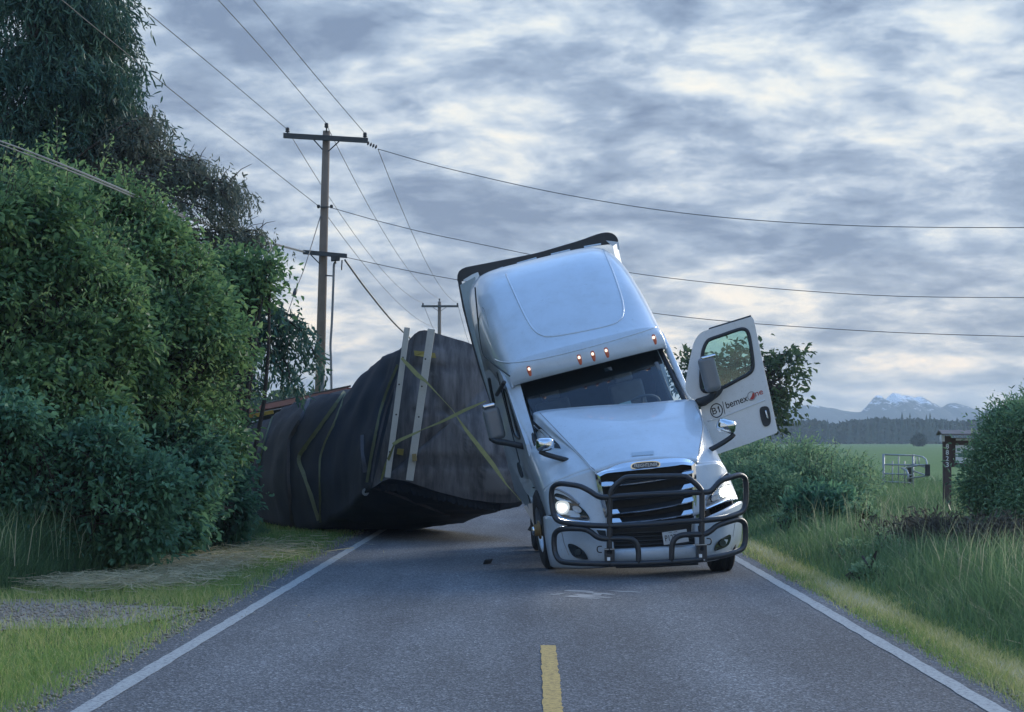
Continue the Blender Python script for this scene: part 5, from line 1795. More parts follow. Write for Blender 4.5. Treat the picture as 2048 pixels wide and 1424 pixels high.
def build_door():
    D = 28.12
    th = Vector((0.01, 0.075, 0))
    outline = [(1503, 633), (1440, 652), (1417, 659), (1404, 664), (1396, 671), (1390, 680), (1386, 690), (1378, 725), (1371, 765), (1371, 778), (1374, 786), (1384, 797), (1400, 806), (1406, 840), (1412, 868), (1436, 908), (1500, 886), (1553, 866), (1555, 862), (1540, 790), (1522, 708), (1508, 640)]
    win = chaikin([Vector((x, y, 0)) for x, y in ((1404, 714), (1407, 698), (1412, 686), (1418, 679), (1440, 672), (1479, 658), (1490, 658), (1496, 664), (1500, 680), (1506, 722), (1506, 738), (1498, 748), (1478, 758), (1446, 776), (1425, 782), (1404, 784), (1401, 760))], 2)
    wp = [P(q.x, q.y, D) for q in win]
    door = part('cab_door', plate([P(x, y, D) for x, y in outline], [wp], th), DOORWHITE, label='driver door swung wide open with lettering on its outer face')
    bev(door, 0.012, 2)
    part('window', plate([p + Vector((0, 0.03, 0)) for p in wp], [], Vector((0, 0.006, 0))), DOORGLASS, door)
    part('gasket', tube(wp, 0.024, 8, closed=True), BLACKP, door, True)
    part('door_top_seal', tube([P(1418, 658, D + 0.03), P(1502, 632, D + 0.03)], 0.014, 6), SEAM, door)
    part('belt_crease', tube(catmull([P(x, y, D - 0.002) for x, y in ((1415, 843), (1450, 832), (1500, 812), (1530, 800))], 4), 0.008, 6), DOORWHITE, door, True)
    hp = chaikin([Vector((x, y, 0)) for x, y in ((1519, 817), (1524, 813), (1534, 812), (1539, 818), (1542, 838), (1541, 848), (1535, 853), (1528, 853), (1524, 846), (1520, 830))], 2)
    hd = part('door_handle', plate([P(q.x, q.y, D - 0.012) for q in hp], [], Vector((0, 0.015, 0))), BLACKP, door)
    part('handle_grip', tube(catmull([P(1531, 821, D - 0.02), P(1533, 829, D - 0.03), P(1536, 837, D - 0.02)], 4), 0.011, 8), CHROME, door, True)
    # dark mirror foot in the window corner, mirror shell above it
    part('mirror_foot', plate(chaikin([P(x, y, D - 0.05) for x, y in ((1388, 799), (1410, 792), (1430, 786), (1446, 770), (1447, 778), (1442, 788), (1432, 797), (1404, 816), (1395, 806))], 1), [], Vector((0, 0.045, 0))), BLACKP, door)
    A = rad(14)
    X, Z = Vector((math.cos(A), 0, math.sin(A))), Vector((-math.sin(A), 0, math.cos(A)))
    cm = P(1419, 748, D - 0.30)
    mir = part('mirror_shell', box(cm, X * 0.108, Vector((0, 0.085, 0)), Z * 0.235), SATIN, door)
    bev(mir, 0.062, 4)
    cp = part('mirror_top', box(P(1416, 714, D - 0.30), X * 0.098, Vector((0, 0.08, 0)), Z * 0.022), CHROME, door)
    bev(cp, 0.02, 3)
    part('mirror_stay', tube(catmull([P(1428, 782, D - 0.26), P(1424, 793, D - 0.2), P(1408, 802, D - 0.08), P(1396, 806, D - 0.04)], 4), 0.05, 8), BLACKP, door, True)
    # lettering
    A = rad(20)
    X, Z = Vector((math.cos(A), 0, math.sin(A))), Vector((-math.sin(rad(15)), 0, math.cos(rad(15))))
    s = D / F
    e = Vector((0, -0.003, 0))
    c = P(1433, 821, D) + e
    ring = [c + X * (12 * s * math.cos(q)) + Z * (13.5 * s * math.sin(q)) for q in np.linspace(0, 2 * math.pi, 36, endpoint=False)]
    part('lettering', merge(text_mesh('B1', c, X, Z, 13.0 * s, bold=0.008, width=15.5 * s), tube([c + X * 3.2 * s + Z * 3.2 * s, c + X * 6.0 * s + Z * 6.0 * s], 0.006, 5), tube(ring, 0.0065, 5, closed=True), tube([P(1445, 803, D) + e, P(1450, 828, D) + e], 0.004, 5)), INK, door)
    c2 = P(1474, 803.5, D) + e
    part('lettering', text_mesh('bemex', c2 - X * 24.5 * s, X, Z, 13.5 * s, align='LEFT', bold=0.01, width=46 * s), INK, door)
    co = P(1503, 792, D) + e
    globe = [co + X * (8 * s * math.cos(q)) + Z * (8.5 * s * math.sin(q)) for q in np.linspace(0, 2 * math.pi, 30, endpoint=False)]
    part('emblem', merge(tube(globe, 0.005, 5, closed=True)), GREYINK, door, label='round globe emblem standing for the letter O')
    arc = [co + X * (6.8 * s * math.cos(q)) + Z * (7.2 * s * math.sin(q)) for q in np.linspace(-2.4, 0.9, 14)]
    part('emblem_fill', plate(arc + [co + X * 0.5 * s], [], Vector((0, -0.002, 0))), RED, door)
    part('lettering', text_mesh('ne', P(1517.5, 785.5, D) + e, X, Z, 11.5 * s, bold=0.01, width=16 * s), RED, door, label='red lettering')


build_door()

for (x, y, tx, ty, w) in ((1124, 1015, 1175, 1190, 26.0), (1450, 984, 1330, 1205, 10.0)):
    ld = bpy.data.lights.new('headlight_beam', 'SPOT')
    ld.energy = w * 1.0
    ld.spot_size = rad(24)
    ld.spot_blend = 1.0
    ld.color = (1.0, 1.0, 0.93)
    ld.shadow_soft_size = 0.05
    lo = bpy.data.objects.new('headlight_beam', ld)
    COL.objects.link(lo)
    p = cast(FB, x, y, 0.12)
    lo.location = p
    r = ray(tx, ty)
    g = EYE + r * (-CAMZ / r.z)
    lo.rotation_euler = (p - g).to_track_quat('Z', 'Y').to_euler()
    mw = lo.matrix_basis.copy()
    lo.parent = truck
    lo.location = p - ORG[truck.name]

# ------------------------------------------------------------------ the tarped load


def tarp_mat(name, c1, c2, rough=0.75):
    m = mat(name, c1, rough, scale=1.6, bump=0.35, bscale=3.5, color2=c2, spec=0.2)
    return m


TARP = tarp_mat('navy black tarp', (0.012, 0.018, 0.029), (0.027, 0.037, 0.054))


def front_tarp_mat():
    m = bpy.data.materials.new('thin tarp over wrapped packs')
    m.use_nodes = True
    nt = m.node_tree
    nd, lk = nt.nodes, nt.links
    b = nd['Principled BSDF']
    b.inputs['Roughness'].default_value = 0.6
    tc = nd.new('ShaderNodeTexCoord')
    uvn = nd.new('ShaderNodeAttribute')
    uvn.attribute_name = 'pack'
    no = N(nd, 'ShaderNodeTexNoise')
    no.inputs['Scale'].default_value = 3.6
    no.inputs['Detail'].default_value = 8
    no.inputs['Roughness'].default_value = 0.65
    mp = nd.new('ShaderNodeMapping')
    mp.inputs['Scale'].default_value = (3.2, 1.0, 0.55)
    mp.inputs['Rotation'].default_value = (0, rad(10), 0)
    lk.new(tc.outputs['Object'], mp.inputs[0])
    lk.new(mp.outputs[0], no.inputs['Vector'])
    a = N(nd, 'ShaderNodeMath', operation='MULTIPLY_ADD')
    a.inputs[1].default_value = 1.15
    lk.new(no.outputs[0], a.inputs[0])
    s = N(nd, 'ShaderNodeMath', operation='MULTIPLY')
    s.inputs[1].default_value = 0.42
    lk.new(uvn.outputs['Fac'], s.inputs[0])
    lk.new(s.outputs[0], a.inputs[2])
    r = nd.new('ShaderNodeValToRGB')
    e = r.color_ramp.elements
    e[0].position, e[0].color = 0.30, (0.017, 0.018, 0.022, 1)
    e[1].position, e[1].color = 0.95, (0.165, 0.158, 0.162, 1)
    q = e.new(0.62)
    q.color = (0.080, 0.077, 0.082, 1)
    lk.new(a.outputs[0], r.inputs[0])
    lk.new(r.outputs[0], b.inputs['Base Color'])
    return m


def build_load():
    E = lambda *q: [P(*p) for p in q]
    rings = [
        (E((742, 978, 35.2), (762, 900, 35.1), (785, 800, 35.15), (804, 708, 35.4)), E((804, 708, 35.4), (818, 682, 35.4), (830, 668, 35.35), (850, 660, 35.3), (880, 669, 35.3), (945, 690, 35.5), (1010, 735, 35.8)),
         E((1010, 735, 35.8), (1045, 860, 35.3), (1062, 985, 34.9)), E((1062, 985, 34.9), (1030, 1004, 34.9), (950, 1000, 35.0), (880, 985, 35.0), (785, 958, 35.0), (742, 978, 35.2))),
        (E((722, 992, 35.8), (735, 900, 35.6), (765, 790, 35.8), (784, 704, 36.3)), E((784, 704, 36.3), (830, 690, 36.6), (945, 696, 37.5)), E((945, 696, 37.5), (1000, 850, 37.0), (1040, 1008, 36.0)), E((1040, 1008, 36.0), (960, 1022, 36.0), (850, 1010, 36.0), (722, 992, 35.8))),
        (E((695, 1020, 36.9), (700, 920, 36.6), (720, 800, 36.9), (745, 727, 37.4)), E((745, 727, 37.4), (830, 715, 38.2), (920, 715, 39.2)), E((920, 715, 39.2), (960, 860, 38.6), (985, 1026, 37.6)), E((985, 1026, 37.6), (900, 1038, 37.4), (800, 1036, 37.2), (695, 1020, 36.9))),
        (E((655, 1046, 38.0), (650, 940, 37.6), (665, 840, 37.9), (694, 783, 38.4)), E((694, 783, 38.4), (780, 765, 39.4), (870, 760, 40.4)), E((870, 760, 40.4), (900, 880, 40), (905, 1046, 39.2)), E((905, 1046, 39.2), (840, 1056, 38.9), (750, 1058, 38.5), (655, 1046, 38.0))),
        (E((610, 1061, 39.2), (590, 960, 38.9), (600, 850, 39.3), (640, 790, 40.0)), E((640, 790, 40.0), (720, 778, 41.0), (800, 785, 42)), E((800, 785, 42), (830, 900, 41.6), (830, 1050, 41)), E((830, 1050, 41), (760, 1058, 40.2), (610, 1061, 39.2))),
        (E((560, 1055, 41.0), (540, 960, 40.8), (555, 860, 41.2), (590, 808, 41.8)), E((590, 808, 41.8), (660, 792, 43), (740, 790, 44)), E((740, 790, 44), (770, 900, 43.8), (770, 1042, 43.2)), E((770, 1042, 43.2), (680, 1052, 42), (560, 1055, 41.0))),
        (E((510, 1041, 44.0), (490, 960, 43.8), (500, 890, 44.2), (522, 842, 44.8)), E((522, 842, 44.8), (600, 822, 46), (680, 805, 47)), E((680, 805, 47), (700, 900, 46.6), (700, 1030, 46)), E((700, 1030, 46), (610, 1036, 45), (510, 1041, 44.0))),
        (E((450, 1026, 48.0), (440, 960, 47.8), (450, 900, 48.2), (470, 862, 48.8)), E((470, 862, 48.8), (540, 840, 50), (610, 825, 51)), E((610, 825, 51), (630, 900, 50.5), (630, 1020, 50)), E((630, 1020, 50), (540, 1024, 49), (450, 1026, 48.0))),
    ]
    M_ = 22
    loops = []
    for r in rings:
        l = []
        for e in r:
            l += resample(catmull(e, 5), M_ + 1)[:-1]
        loops.append(l)
    n = len(loops[0])
    cols = [catmull([l[k] for l in loops], 9) for k in range(n)]
    nr = len(cols[0])
    V = np.array([[tuple(cols[k][i]) for k in range(n)] for i in range(nr)])
    # folds: sag between the straps, ripples running down the side
    idx = np.arange(nr)[:, None] / 9.0
    flat = V.reshape(-1, 3)
    cen = V.mean(axis=1, keepdims=True)
    out = V - cen
    out /= np.linalg.norm(out, axis=2, keepdims=True)
    nz = fbm(flat * np.array([1.0, 1.0, 0.45]), 2.6, 81).reshape(nr, n) * 0.045 + fbm(flat * np.array([1.4, 1.2, 0.35]), 7.0, 82).reshape(nr, n) * 0.016
    nz += 0.05 * (0.5 - np.abs(fbm(flat * np.array([1.3, 1.1, 0.55]), 3.3, 85))).reshape(nr, n) - 0.03 * np.abs(fbm(flat * np.array([0.7, 0.9, 1.5]), 5.5, 86)).reshape(nr, n)
    fade = np.clip(idx / 0.6, 0.4, 1)
    V = V + out * (nz * fade)[:, :, None]
    V[:, :, 2] = np.maximum(V[:, :, 2], 0.02)
    org = Vector((-3.0, 38.0, 0))
    load = empty('tarped_lumber_load', org, 'huge toppled trailer load under a dark strapped tarp beside the truck', 'load')
    Vl = [Vector(p) for p in V.reshape(-1, 3)]
    Fs = [(i * n + k, i * n + (k + 1) % n, (i + 1) * n + (k + 1) % n, (i + 1) * n + k) for i in range(nr - 1) for k in range(n)]
    Fs.append(tuple((nr - 1) * n + k for k in range(n)))
    tarp = mk('tarp', Vl, Fs, TARP, load, smooth=True)
    # the front end: thinner cloth stretched over wrapped packs that stand out a little
    ring = [Vector(p) for p in V[0]]
    c = sum(ring, Vector()) / n
    rowsF = []
    ns = 22
    packs = [(0.0, 0.13), (0.15, 0.26), (0.28, 0.44), (0.46, 0.60), (0.62, 0.74), (0.76, 0.88), (0.90, 1.0)]
    packsets = [[(-.02, .12), (.15, .34), (.36, .41), (.44, .70), (.73, .93)], [(0, .18), (.2, .27), (.30, .55), (.56, .60), (.63, .78), (.8, 1.0)], [(.02, .1), (.14, .3), (.33, .52), (.55, .80), (.82, .88), (.9, 1.0)], [(0, .35), (.38, .5), (.54, .9)]]
    tiers = [(0.02, 0.20), (0.27, 0.55), (0.575, 0.82), (0.86, 0.98)]
    pk = []
    CV = []
    for s in range(ns):
        t = 1 - s / ns
        for p in ring:
            q = c + (p - c) * t
            CV.append(q)
    CV.append(c.copy())
    X0, X1 = -2.75, 0.1
    for i, q in enumerate(CV):
        # coordinates across the face, sheared with the lean of the load
        f = (q.z - 0.7) / 2.55
        w = (q.x - (-2.62 + 0.55 * f)) / (2.45 - 0.75 * f)
        inside = 0.0
        for k, (a, b) in enumerate(tiers):
            if a < f < b:
                sh = (k % 2) * 0.05
                for (g0, g1) in packsets[k]:
                    if g0 + sh < w < g1 + sh:
                        e = min((w - g0 - sh) / 0.02, (g1 + sh - w) / 0.02, (f - a) / 0.02, (b - f) / 0.02, 1.0)
                        inside = max(inside, e * (0.62 + 0.38 * math.sin(k * 5.1 + g0 * 37)))
        rimf = min(1.0, (1 - abs(0)) )
        edge = i // n / ns
        bul = 0.16 * math.sin(min(1.0, edge * 1.3) * math.pi / 2)
        arr = np.array([tuple(q)])
        wob = float(fbm(arr * np.array([1.6, 1, 0.6]), 3.0, 83)[0]) * 0.03 * min(1, edge * 6)
        q.y -= bul + 0.045 * inside * min(1, edge * 8) + wob
        if w < 0.16:
            inside *= 0.35
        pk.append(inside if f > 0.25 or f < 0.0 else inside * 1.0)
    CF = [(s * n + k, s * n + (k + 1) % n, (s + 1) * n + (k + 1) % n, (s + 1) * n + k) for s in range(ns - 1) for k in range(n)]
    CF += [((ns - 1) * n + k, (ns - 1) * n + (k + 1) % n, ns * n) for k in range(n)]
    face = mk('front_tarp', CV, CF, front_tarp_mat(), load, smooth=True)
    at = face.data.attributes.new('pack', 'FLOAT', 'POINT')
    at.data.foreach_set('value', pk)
    TB = BVHTree.FromPolygons(*merge((Vl, Fs[:-1]), (CV, CF)))

    def ribbon(pts, w, m, off=0.03, label=None, seg=5, straight=False):
        q = [Vector((x, y, 0)) for x, y in pts]
        q = catmull(q, seg) if not straight else [p for a, b in zip(q, q[1:]) for p in [a.lerp(b, i / 6) for i in range(6)]] + [q[-1]]
        h = [cast(TB, p.x, p.y, off) for p in q]
        h = [p for p in h if p is not None]
        if len(h) < 3:
            return
        # taut: smooth the path a little
        for _ in range(3):
            h = [h[0]] + [(a + b * 2 + c_) / 4 for a, b, c_ in zip(h, h[1:], h[2:])] + [h[-1]]
        V_, F_ = [], []
        for i, p in enumerate(h):
            t_ = (h[min(i + 1, len(h) - 1)] - h[max(0, i - 1)]).normalized()
            s_ = t_.cross((EYE - p).normalized()).normalized()
            V_ += [p - s_ * w / 2, p + s_ * w / 2]
            if i:
                F_.append((2 * i - 2, 2 * i - 1, 2 * i + 1, 2 * i))
        o = mk('strap', V_, F_, m, load)
        solid(o, 0.006, 0)
        if label:
            o['label'] = label
        return o

    ribbon([(553, 815), (540, 850), (528, 890), (519, 930), (517, 975)], 0.06, STRAPG, straight=True)
    ribbon([(621, 797), (606, 835), (580, 878), (578, 940), (582, 1000), (586, 1054)], 0.10, STRAPB, straight=True)
    ribbon([(692, 785), (660, 830), (620, 885), (597, 916), (615, 960), (640, 1040)], 0.12, STRAPG, straight=True)
    ribbon([(692, 787), (672, 840), (650, 885), (640, 916), (640, 960), (641, 1045)], 0.05, STRAPG, straight=True)
    ribbon([(797, 730), (780, 770), (764, 815), (752, 870), (742, 920), (735, 965)], 0.07, STRAPG)
    ribbon([(806, 728), (789, 775), (772, 820), (760, 872), (750, 920), (744, 965)], 0.05, STRAPB)
    ribbon([(727, 870), (727, 900), (730, 925), (732, 945)], 0.10, STRAPB)
    ribbon([(740, 972), (790, 988), (840, 1008), (900, 1030)], 0.05, STRAPB)
    for pts, w in (([(830, 668), (822, 700), (810, 760)], 0.02),):
        ribbon(pts, w, STRAPB)
    # hazard coloured protectors where the straps bend
    for poly in ([(828, 701), (848, 703), (870, 706), (872, 716), (850, 714), (829, 711)], [(795, 897), (808, 898), (806, 911), (793, 908)]):
        mk('corner_protector', *plate([cast(TB, x, y, 0.02, 34.9) for x, y in poly], [], Vector((0, 0.01, 0))), mat('dull yellow protector', (0.30, 0.24, 0.06), 0.7, var=0.35, scale=9), load)
    mk('corner_protector', *box(P(829, 915, 34.72), (0.035, 0, 0.004), (0, 0.05, 0), (-0.004, 0, 0.06)), mat('tan wood block', (0.30, 0.23, 0.10), 0.8), load)
    mk('edge_ring', *lathe(P(731, 984, 35.6), (0, 1, 0.2), [(0.02, -0.02), (0.06, -0.02), (0.06, 0.02), (0.02, 0.02), (0.02, -0.02)], 12), STEEL, load)
    # ragged tarp hem under the front edge
    hem_t = [cast(TB, x, y, 0.02) for x, y in ((760, 970), (800, 968), (850, 980), (900, 992), (950, 1003), (1000, 1008))]
    V_, F_ = [], []
    for i, p in enumerate(resample([h for h in hem_t if h is not None], 60)):
        V_ += [p, p + Vector((0, 0.02, -0.06 - 0.05 * abs(math.sin(i * 1.9)) - 0.03 * random.random()))]
        if i:
            F_.append((2 * i - 2, 2 * i - 1, 2 * i + 1, 2 * i))
    solid(mk('tarp_hem', V_, F_, TARP, load), 0.006, 0)
    # the two free straps crossing in front of the packs, pulled tight in the air
    def free(pts, w, m):
        h = [P(*q) for q in pts]
        h = [p for a, b in zip(h, h[1:]) for p in [a.lerp(b, i / 5) for i in range(5)]] + [h[-1]]
        V_, F_ = [], []
        for i, p in enumerate(h):
            t_ = (h[min(i + 1, len(h) - 1)] - h[max(0, i - 1)]).normalized()
            tw = 0.55 + 0.45 * math.sin(i * 0.33)
            s_ = t_.cross((EYE - p).normalized()).normalized()
            V_ += [p - s_ * w * tw / 2 + Vector((0, 0.02 * tw, 0)), p + s_ * w * tw / 2]
            if i:
                F_.append((2 * i - 2, 2 * i - 1, 2 * i + 1, 2 * i))
        solid(mk('strap', V_, F_, m, load), 0.005, 0)
    free([(803, 716, 34.6), (835, 750, 34.58), (852, 763, 34.56), (905, 820, 34.5), (932, 860, 34.45), (985, 928, 34.3), (1012, 968, 34.2), (1042, 1002, 34.1)], 0.07, STRAPY)
    free([(762, 962, 34.95), (772, 930, 34.8), (788, 890, 34.58), (830, 865, 34.5), (880, 845, 34.4), (930, 820, 34.3), (972, 802, 34.2)], 0.05, STRAPY)
    free([(785, 888, 34.5), (800, 880, 34.48), (840, 862, 34.47)], 0.05, STRAPY)
    # two pale planks against the front, things of their own
    for (a, b, lab) in (((814.5, 655), (775, 955), 'narrow pale wooden plank leaning on the tarp, the one nearer the utility pole'), ((863, 658), (819, 961), 'wider pale wooden plank leaning on the tarp, the one nearer the truck')):
        p0, p1 = P(b[0], b[1], 34.78), P(a[0], a[1], 34.72)
        ax = (p1 - p0).normalized()
        w = 0.046 if a[0] < 830 else 0.060
        sx = ax.cross(Vector((0, 1, 0))).normalized()
        o = mk('wooden_plank', *box((p0 + p1) / 2, sx * w, Vector((0, 0.022, 0)), (p1 - p0) / 2), WOODW, None, origin=p0)
        tag(o, lab, 'plank', 'planks leaning on the load')
        bev(o, 0.004, 1)
        for f in (0.17, 0.42, 0.62, 0.8):
            k = mk('knot', *lathe(p0.lerp(p1, f) + sx * w * random.uniform(-0.5, 0.5) + Vector((0, -0.0225, 0)), (0, 1, 0), [(0.0005, -0.0015), (0.012, -0.0012), (0.016, 0.001)], 10), BARK, o)
    # the overturned flatbed beyond: red rail, yellow panel with its mark
    tr = empty('flatbed_trailer', (-6.0, 46.0, 0), 'red railed flatbed trailer lying on its side behind the tarped load', 'trailer')
    rail = [P(440, 832, 47.6), P(540, 813, 45.0), P(620, 797, 42.6), P(700, 781, 40.6)]
    V_, F_ = tube(rail, 0.075, 4)
    mk('side_rail', V_, F_, REDP, tr)
    mk('rail_cap', *tube([p + Vector((0, 0.05, 0.085)) for p in rail], 0.02, 5), IRON, tr)
    d0, d1 = rail[0], rail[-1]
    mk('deck', *plate([d0 + Vector((0, 0.2, -0.1)), d1 + Vector((0, 0.2, -0.1)), d1 + Vector((0.8, 1.2, -1.5)), d0 + Vector((0.8, 1.2, -1.5))], [], Vector((0.1, 0.15, 0.05))), IRON, tr)
    yp = [P(444, 842, 43.2), P(470, 834, 43.2), P(500, 828, 43.15), P(546, 820, 43.1), P(547, 827, 43.1), P(520, 833, 43.12), P(480, 838, 43.18), P(455, 843, 43.2)]
    pn = mk('side_panel', *plate(yp, [], Vector((0, 0.04, 0))), YELLOWP, tr)
    cc = P(508, 829.5, 43.08)
    mk('panel_emblem', *tube([cc + Vector((math.cos(q) * 0.038, 0, math.sin(q) * 0.036)) for q in np.linspace(0.4, 5.9, 14)], 0.008, 5), REDP, pn)
    mk('panel_stripe', *plate([P(523, 829, 43.07), P(531, 827.2, 43.07), P(531, 829.3, 43.07), P(523, 831.2, 43.07)], [], Vector((0, 0.01, 0))), mat('olive print', (0.25, 0.22, 0.03), 0.6), pn)
    mk('white_edge', *plate([P(503, 843, 42.9), P(525, 836, 42.9), P(526, 838.5, 42.9), P(504, 845.5, 42.9)], [], Vector((0, 0.02, 0))), NUMW, tr)
    for y in (47.0, 48.3):
        mk('axle_wheel', *lathe((-5.4, y, 0.75), (0.9, 0.2, 0.4), [(0.2, -0.12), (0.45, -0.14), (0.51, -0.10), (0.51, 0.10), (0.45, 0.14), (0.2, 0.12)], 24), RUBBER, tr)
    # rubber scraps on the asphalt
    for x, y, sx, lab in ((976, 1128, 0.055, 'small black rubber scrap lying on the asphalt below the load'),):
        g = EYE + ray(x, y) * (-CAMZ / ray(x, y).z)
        v, f = box(g + Vector((0, 0, 0.035)), Vector((sx, 0.02, 0.005)), Vector((0, 0.06, 0)), Vector((0.012, 0, 0.03)))
        o = mk('rubber_scrap', v, f, RUBBER, None, origin=g)
        bev(o, 0.012, 2)
        tag(o, lab, 'debris')


build_load()

# ------------------------------------------------------------------ utility poles and lines


def insulator(c, s=1.0):
    return lathe(c, (0, 0, 1), [(0.02 * s, -0.16 * s), (0.02 * s, -0.04 * s), (0.055 * s, -0.03 * s), (0.065 * s, 0.0), (0.045 * s, 0.02 * s), (0.06 * s, 0.04 * s), (0.05 * s, 0.09 * s), (0.001, 0.11 * s)], 12)


def pole(label, D, top, base_px, arm, r0, r1, ins, braces):
    b = P(base_px, 880, D)
    b.z = 0
    t = P(*top, D)
    e = empty('utility_pole', b, label, 'utility pole', 'utility poles along the road')
    mk('pole', *tube([b - Vector((0, 0, 0.3)), b.lerp(t, 0.5), t], r0, 14, taper=r1), POLEW, e, smooth=True)
    a0, a1 = P(*arm[0], D - 0.18), P(*arm[1], D - 0.18)
    mk('cross_arm', *box((a0 + a1) / 2, (a1 - a0) / 2, (0, 0.06, 0), (0, 0, 0.07)), ARMW, e)
    for x, y in ins:
        mk('insulator', *insulator(P(x, y, D - 0.12)), IRON, e, smooth=True)
    for p, q in braces:
        mk('arm_brace', *tube([P(*p, D - 0.2), P(*q, D - 0.2)], 0.018, 6), IRON, e)
    return e


D1 = 60.0
pm = pole('tall wooden utility pole behind the tarped load with two cross arms', D1, (653, 262), 634, ((567, 271), (736, 281)), 0.155, 0.105, [(575, 262), (653, 253), (730, 272)], [((627, 279), (645, 299)), ((678, 283), (656, 303))])
p2 = pole('distant utility pole with a single cross arm above the tarped load', 143.0, (879, 603), 878, ((843, 612.5), (917, 612.5)), 0.17, 0.11, [(846, 609), (879, 600), (915, 609)], [((866, 615), (877, 622)), ((892, 615), (881, 622))])
for o in list(p2.children):
    pass
mk('neutral_bracket', *merge(box(P(650, 414, D1 - 0.14), (0.22, 0, 0), (0, 0.02, 0), (0, 0, 0.015)), lathe(P(637, 413, D1 - 0.16), (0, 0, 1), [(0.03, -0.05), (0.045, -0.02), (0.045, 0.03), (0.03, 0.05)], 10), lathe(P(663, 413, D1 - 0.16), (0, 0, 1), [(0.03, -0.05), (0.045, -0.02), (0.045, 0.03), (0.03, 0.05)], 10)), IRON, pm)
a0, a1 = P(606, 504, D1 - 0.2), P(694, 512, D1 - 0.2)
mk('lower_arm', *box((a0 + a1) / 2, (a1 - a0) / 2, (0, 0.05, 0), (0, 0, 0.06)), ARMW, pm)
mk('arm_brace', *tube([P(622, 510, D1 - 0.22), P(640, 528, D1 - 0.22)], 0.018, 6), IRON, pm)
mk('splice_box', *merge(box(P(671, 517, D1 - 0.3), (0.12, 0, 0.01), (0, 0.09, 0), (0, 0, 0.07)), tube([P(684, 520, D1 - 0.3), P(683, 540, D1 - 0.3)], 0.02, 5)), IRON, pm)
mk('conduit', *tube(catmull([P(672, 524, D1 - 0.25), P(668, 530, D1 - 0.22), P(667, 560, D1 - 0.22), P(664, 640, D1 - 0.22), P(661, 690, D1 - 0.22), P(662, 720, D1 - 0.22), P(663, 800, D1 - 0.22), P(663, 990, D1 - .22)], 4), 0.036, 8), CONDUIT, pm, smooth=True)
mk('standoff', *merge(tube([P(652, 551, D1 - 0.1), P(668, 552, D1 - 0.22)], 0.02, 5), tube([P(648, 719, D1 - 0.1), P(663, 720, D1 - 0.22)], 0.02, 5)), IRON, pm)
mk('meter_box', *merge(box(P(645, 762, D1 - 0.2), (0.05, 0, 0), (0, 0.05, 0), (0, 0, 0.32))), CONDUIT, pm)
mk('dead_end_insulator', *merge(*[lathe(P(737 + k * 5.2, 287 + k * 2.3, D1 - 0.15), (1, 0, -0.42), [(0.02, -0.035), (0.06, -0.02), (0.06, 0.0), (0.02, 0.02)], 10) for k in range(4)]), IRON, pm, smooth=True)


def wire(pts, r, label, m=WIRE, sag=0.0, n=14, name='power_line', group='overhead lines', taper=None):
    q = [P(*p) for p in pts]
    if len(q) == 2 and sag:
        q = [q[0].lerp(q[1], i / n) - Vector((0, 0, 4 * sag * (i / n) * (1 - i / n))) for i in range(n + 1)]
    else:
        q = catmull(q, 8)
    o = mk(name, *tube(q, r, 5, taper=taper), m, None, origin=q[0])
    tag(o, label, 'cable' if name != 'power_line' else 'power line', group)
    return o


wire([(575, 259, D1), (420, 128, 49), (265, 0, 41), (60, -172, 33), (-600, -700, 20)], 0.0095, 'thin overhead wire running from the cross arm end nearest the cedar to the top edge')
wire([(653, 247, D1), (545, 120, 50), (437, 0, 43), (300, -150, 36), (-100, -580, 24)], 0.0095, 'thin overhead wire running from the pole top up to the top edge')
wire([(730, 267, D1), (620, 138, 50), (507, 0, 43), (370, -160, 36), (-20, -620, 24)], 0.0095, 'thin overhead wire running from the cross arm end nearest the truck to the top edge')
wire([(637, 412, D1), (400, 226, 45), (190, 55, 34.5), (130, 5, 32), (-40, -130, 27)], 0.009, 'thin overhead wire dropping past the cedar to the bracket under the cross arm')
for dx, dy, lb in ((0, 0, 'upper of two grey cables crossing in front of the hedge to the lower arm'), (0, 7, 'lower of two grey cables crossing in front of the hedge to the lower arm')):
    wire([(610, 504 + dy * 0.15, D1 - 0.3), (500, 474 + dy * 0.3, 50), (370, 432 + dy * 0.5, 37.5), (180, 352 + dy * 0.8, 26.6), (0, 282 + dy, 23), (-300, 180 + dy, 19)], 0.030 if dy == 0 else 0.020, lb, CABLE, name='overhead_cable', taper=0.003)
wire([(690, 520, D1 - 0.3), (730, 575, 62), (780, 637, 65), (812, 669, 67), (860, 712, 70)], 0.030, 'dark thick cable sloping from the lower arm down behind the planks', WIRE, name='overhead_cable')
wire([(756, 298, D1 - 0.15), (900, 338, 60), (1135, 390, 59), (1400, 430, 58), (1700, 451, 57), (2048, 455, 56), (2350, 450, 55)], 0.0105, 'highest wire crossing the sky to the right edge from the cross arm')
wire([(664, 416, D1 - 0.15), (780, 448, 60), (920, 480, 59.5), (1285, 549, 58.5), (1700, 588, 57), (2048, 595, 56), (2350, 592, 55)], 0.0095, 'middle wire crossing the sky to the right edge from the bracket')
wire([(694, 515, D1 - 0.2), (800, 538, 60), (917, 560, 59.5), (1320, 628, 58), (1700, 660, 57), (2048, 673, 56), (2350, 676, 55)], 0.0095, 'lowest wire crossing the sky to the right edge behind the truck')
wire([(575, 260, D1), (846, 606, 143)], 0.0105, 'wire between the two poles on the cross arm end nearest the hedge', sag=0.9)
wire([(653, 250, D1), (879, 598, 143)], 0.0105, 'wire between the two pole tops', sag=0.9)
wire([(756, 298, D1 - 0.15), (915, 606, 143)], 0.0105, 'wire between the two poles on the cross arm end nearest the truck', sag=0.9)
wire([(656, 434, D1), (876, 655, 143)], 0.0095, 'wire between the two poles below the cross arms', sag=0.7)
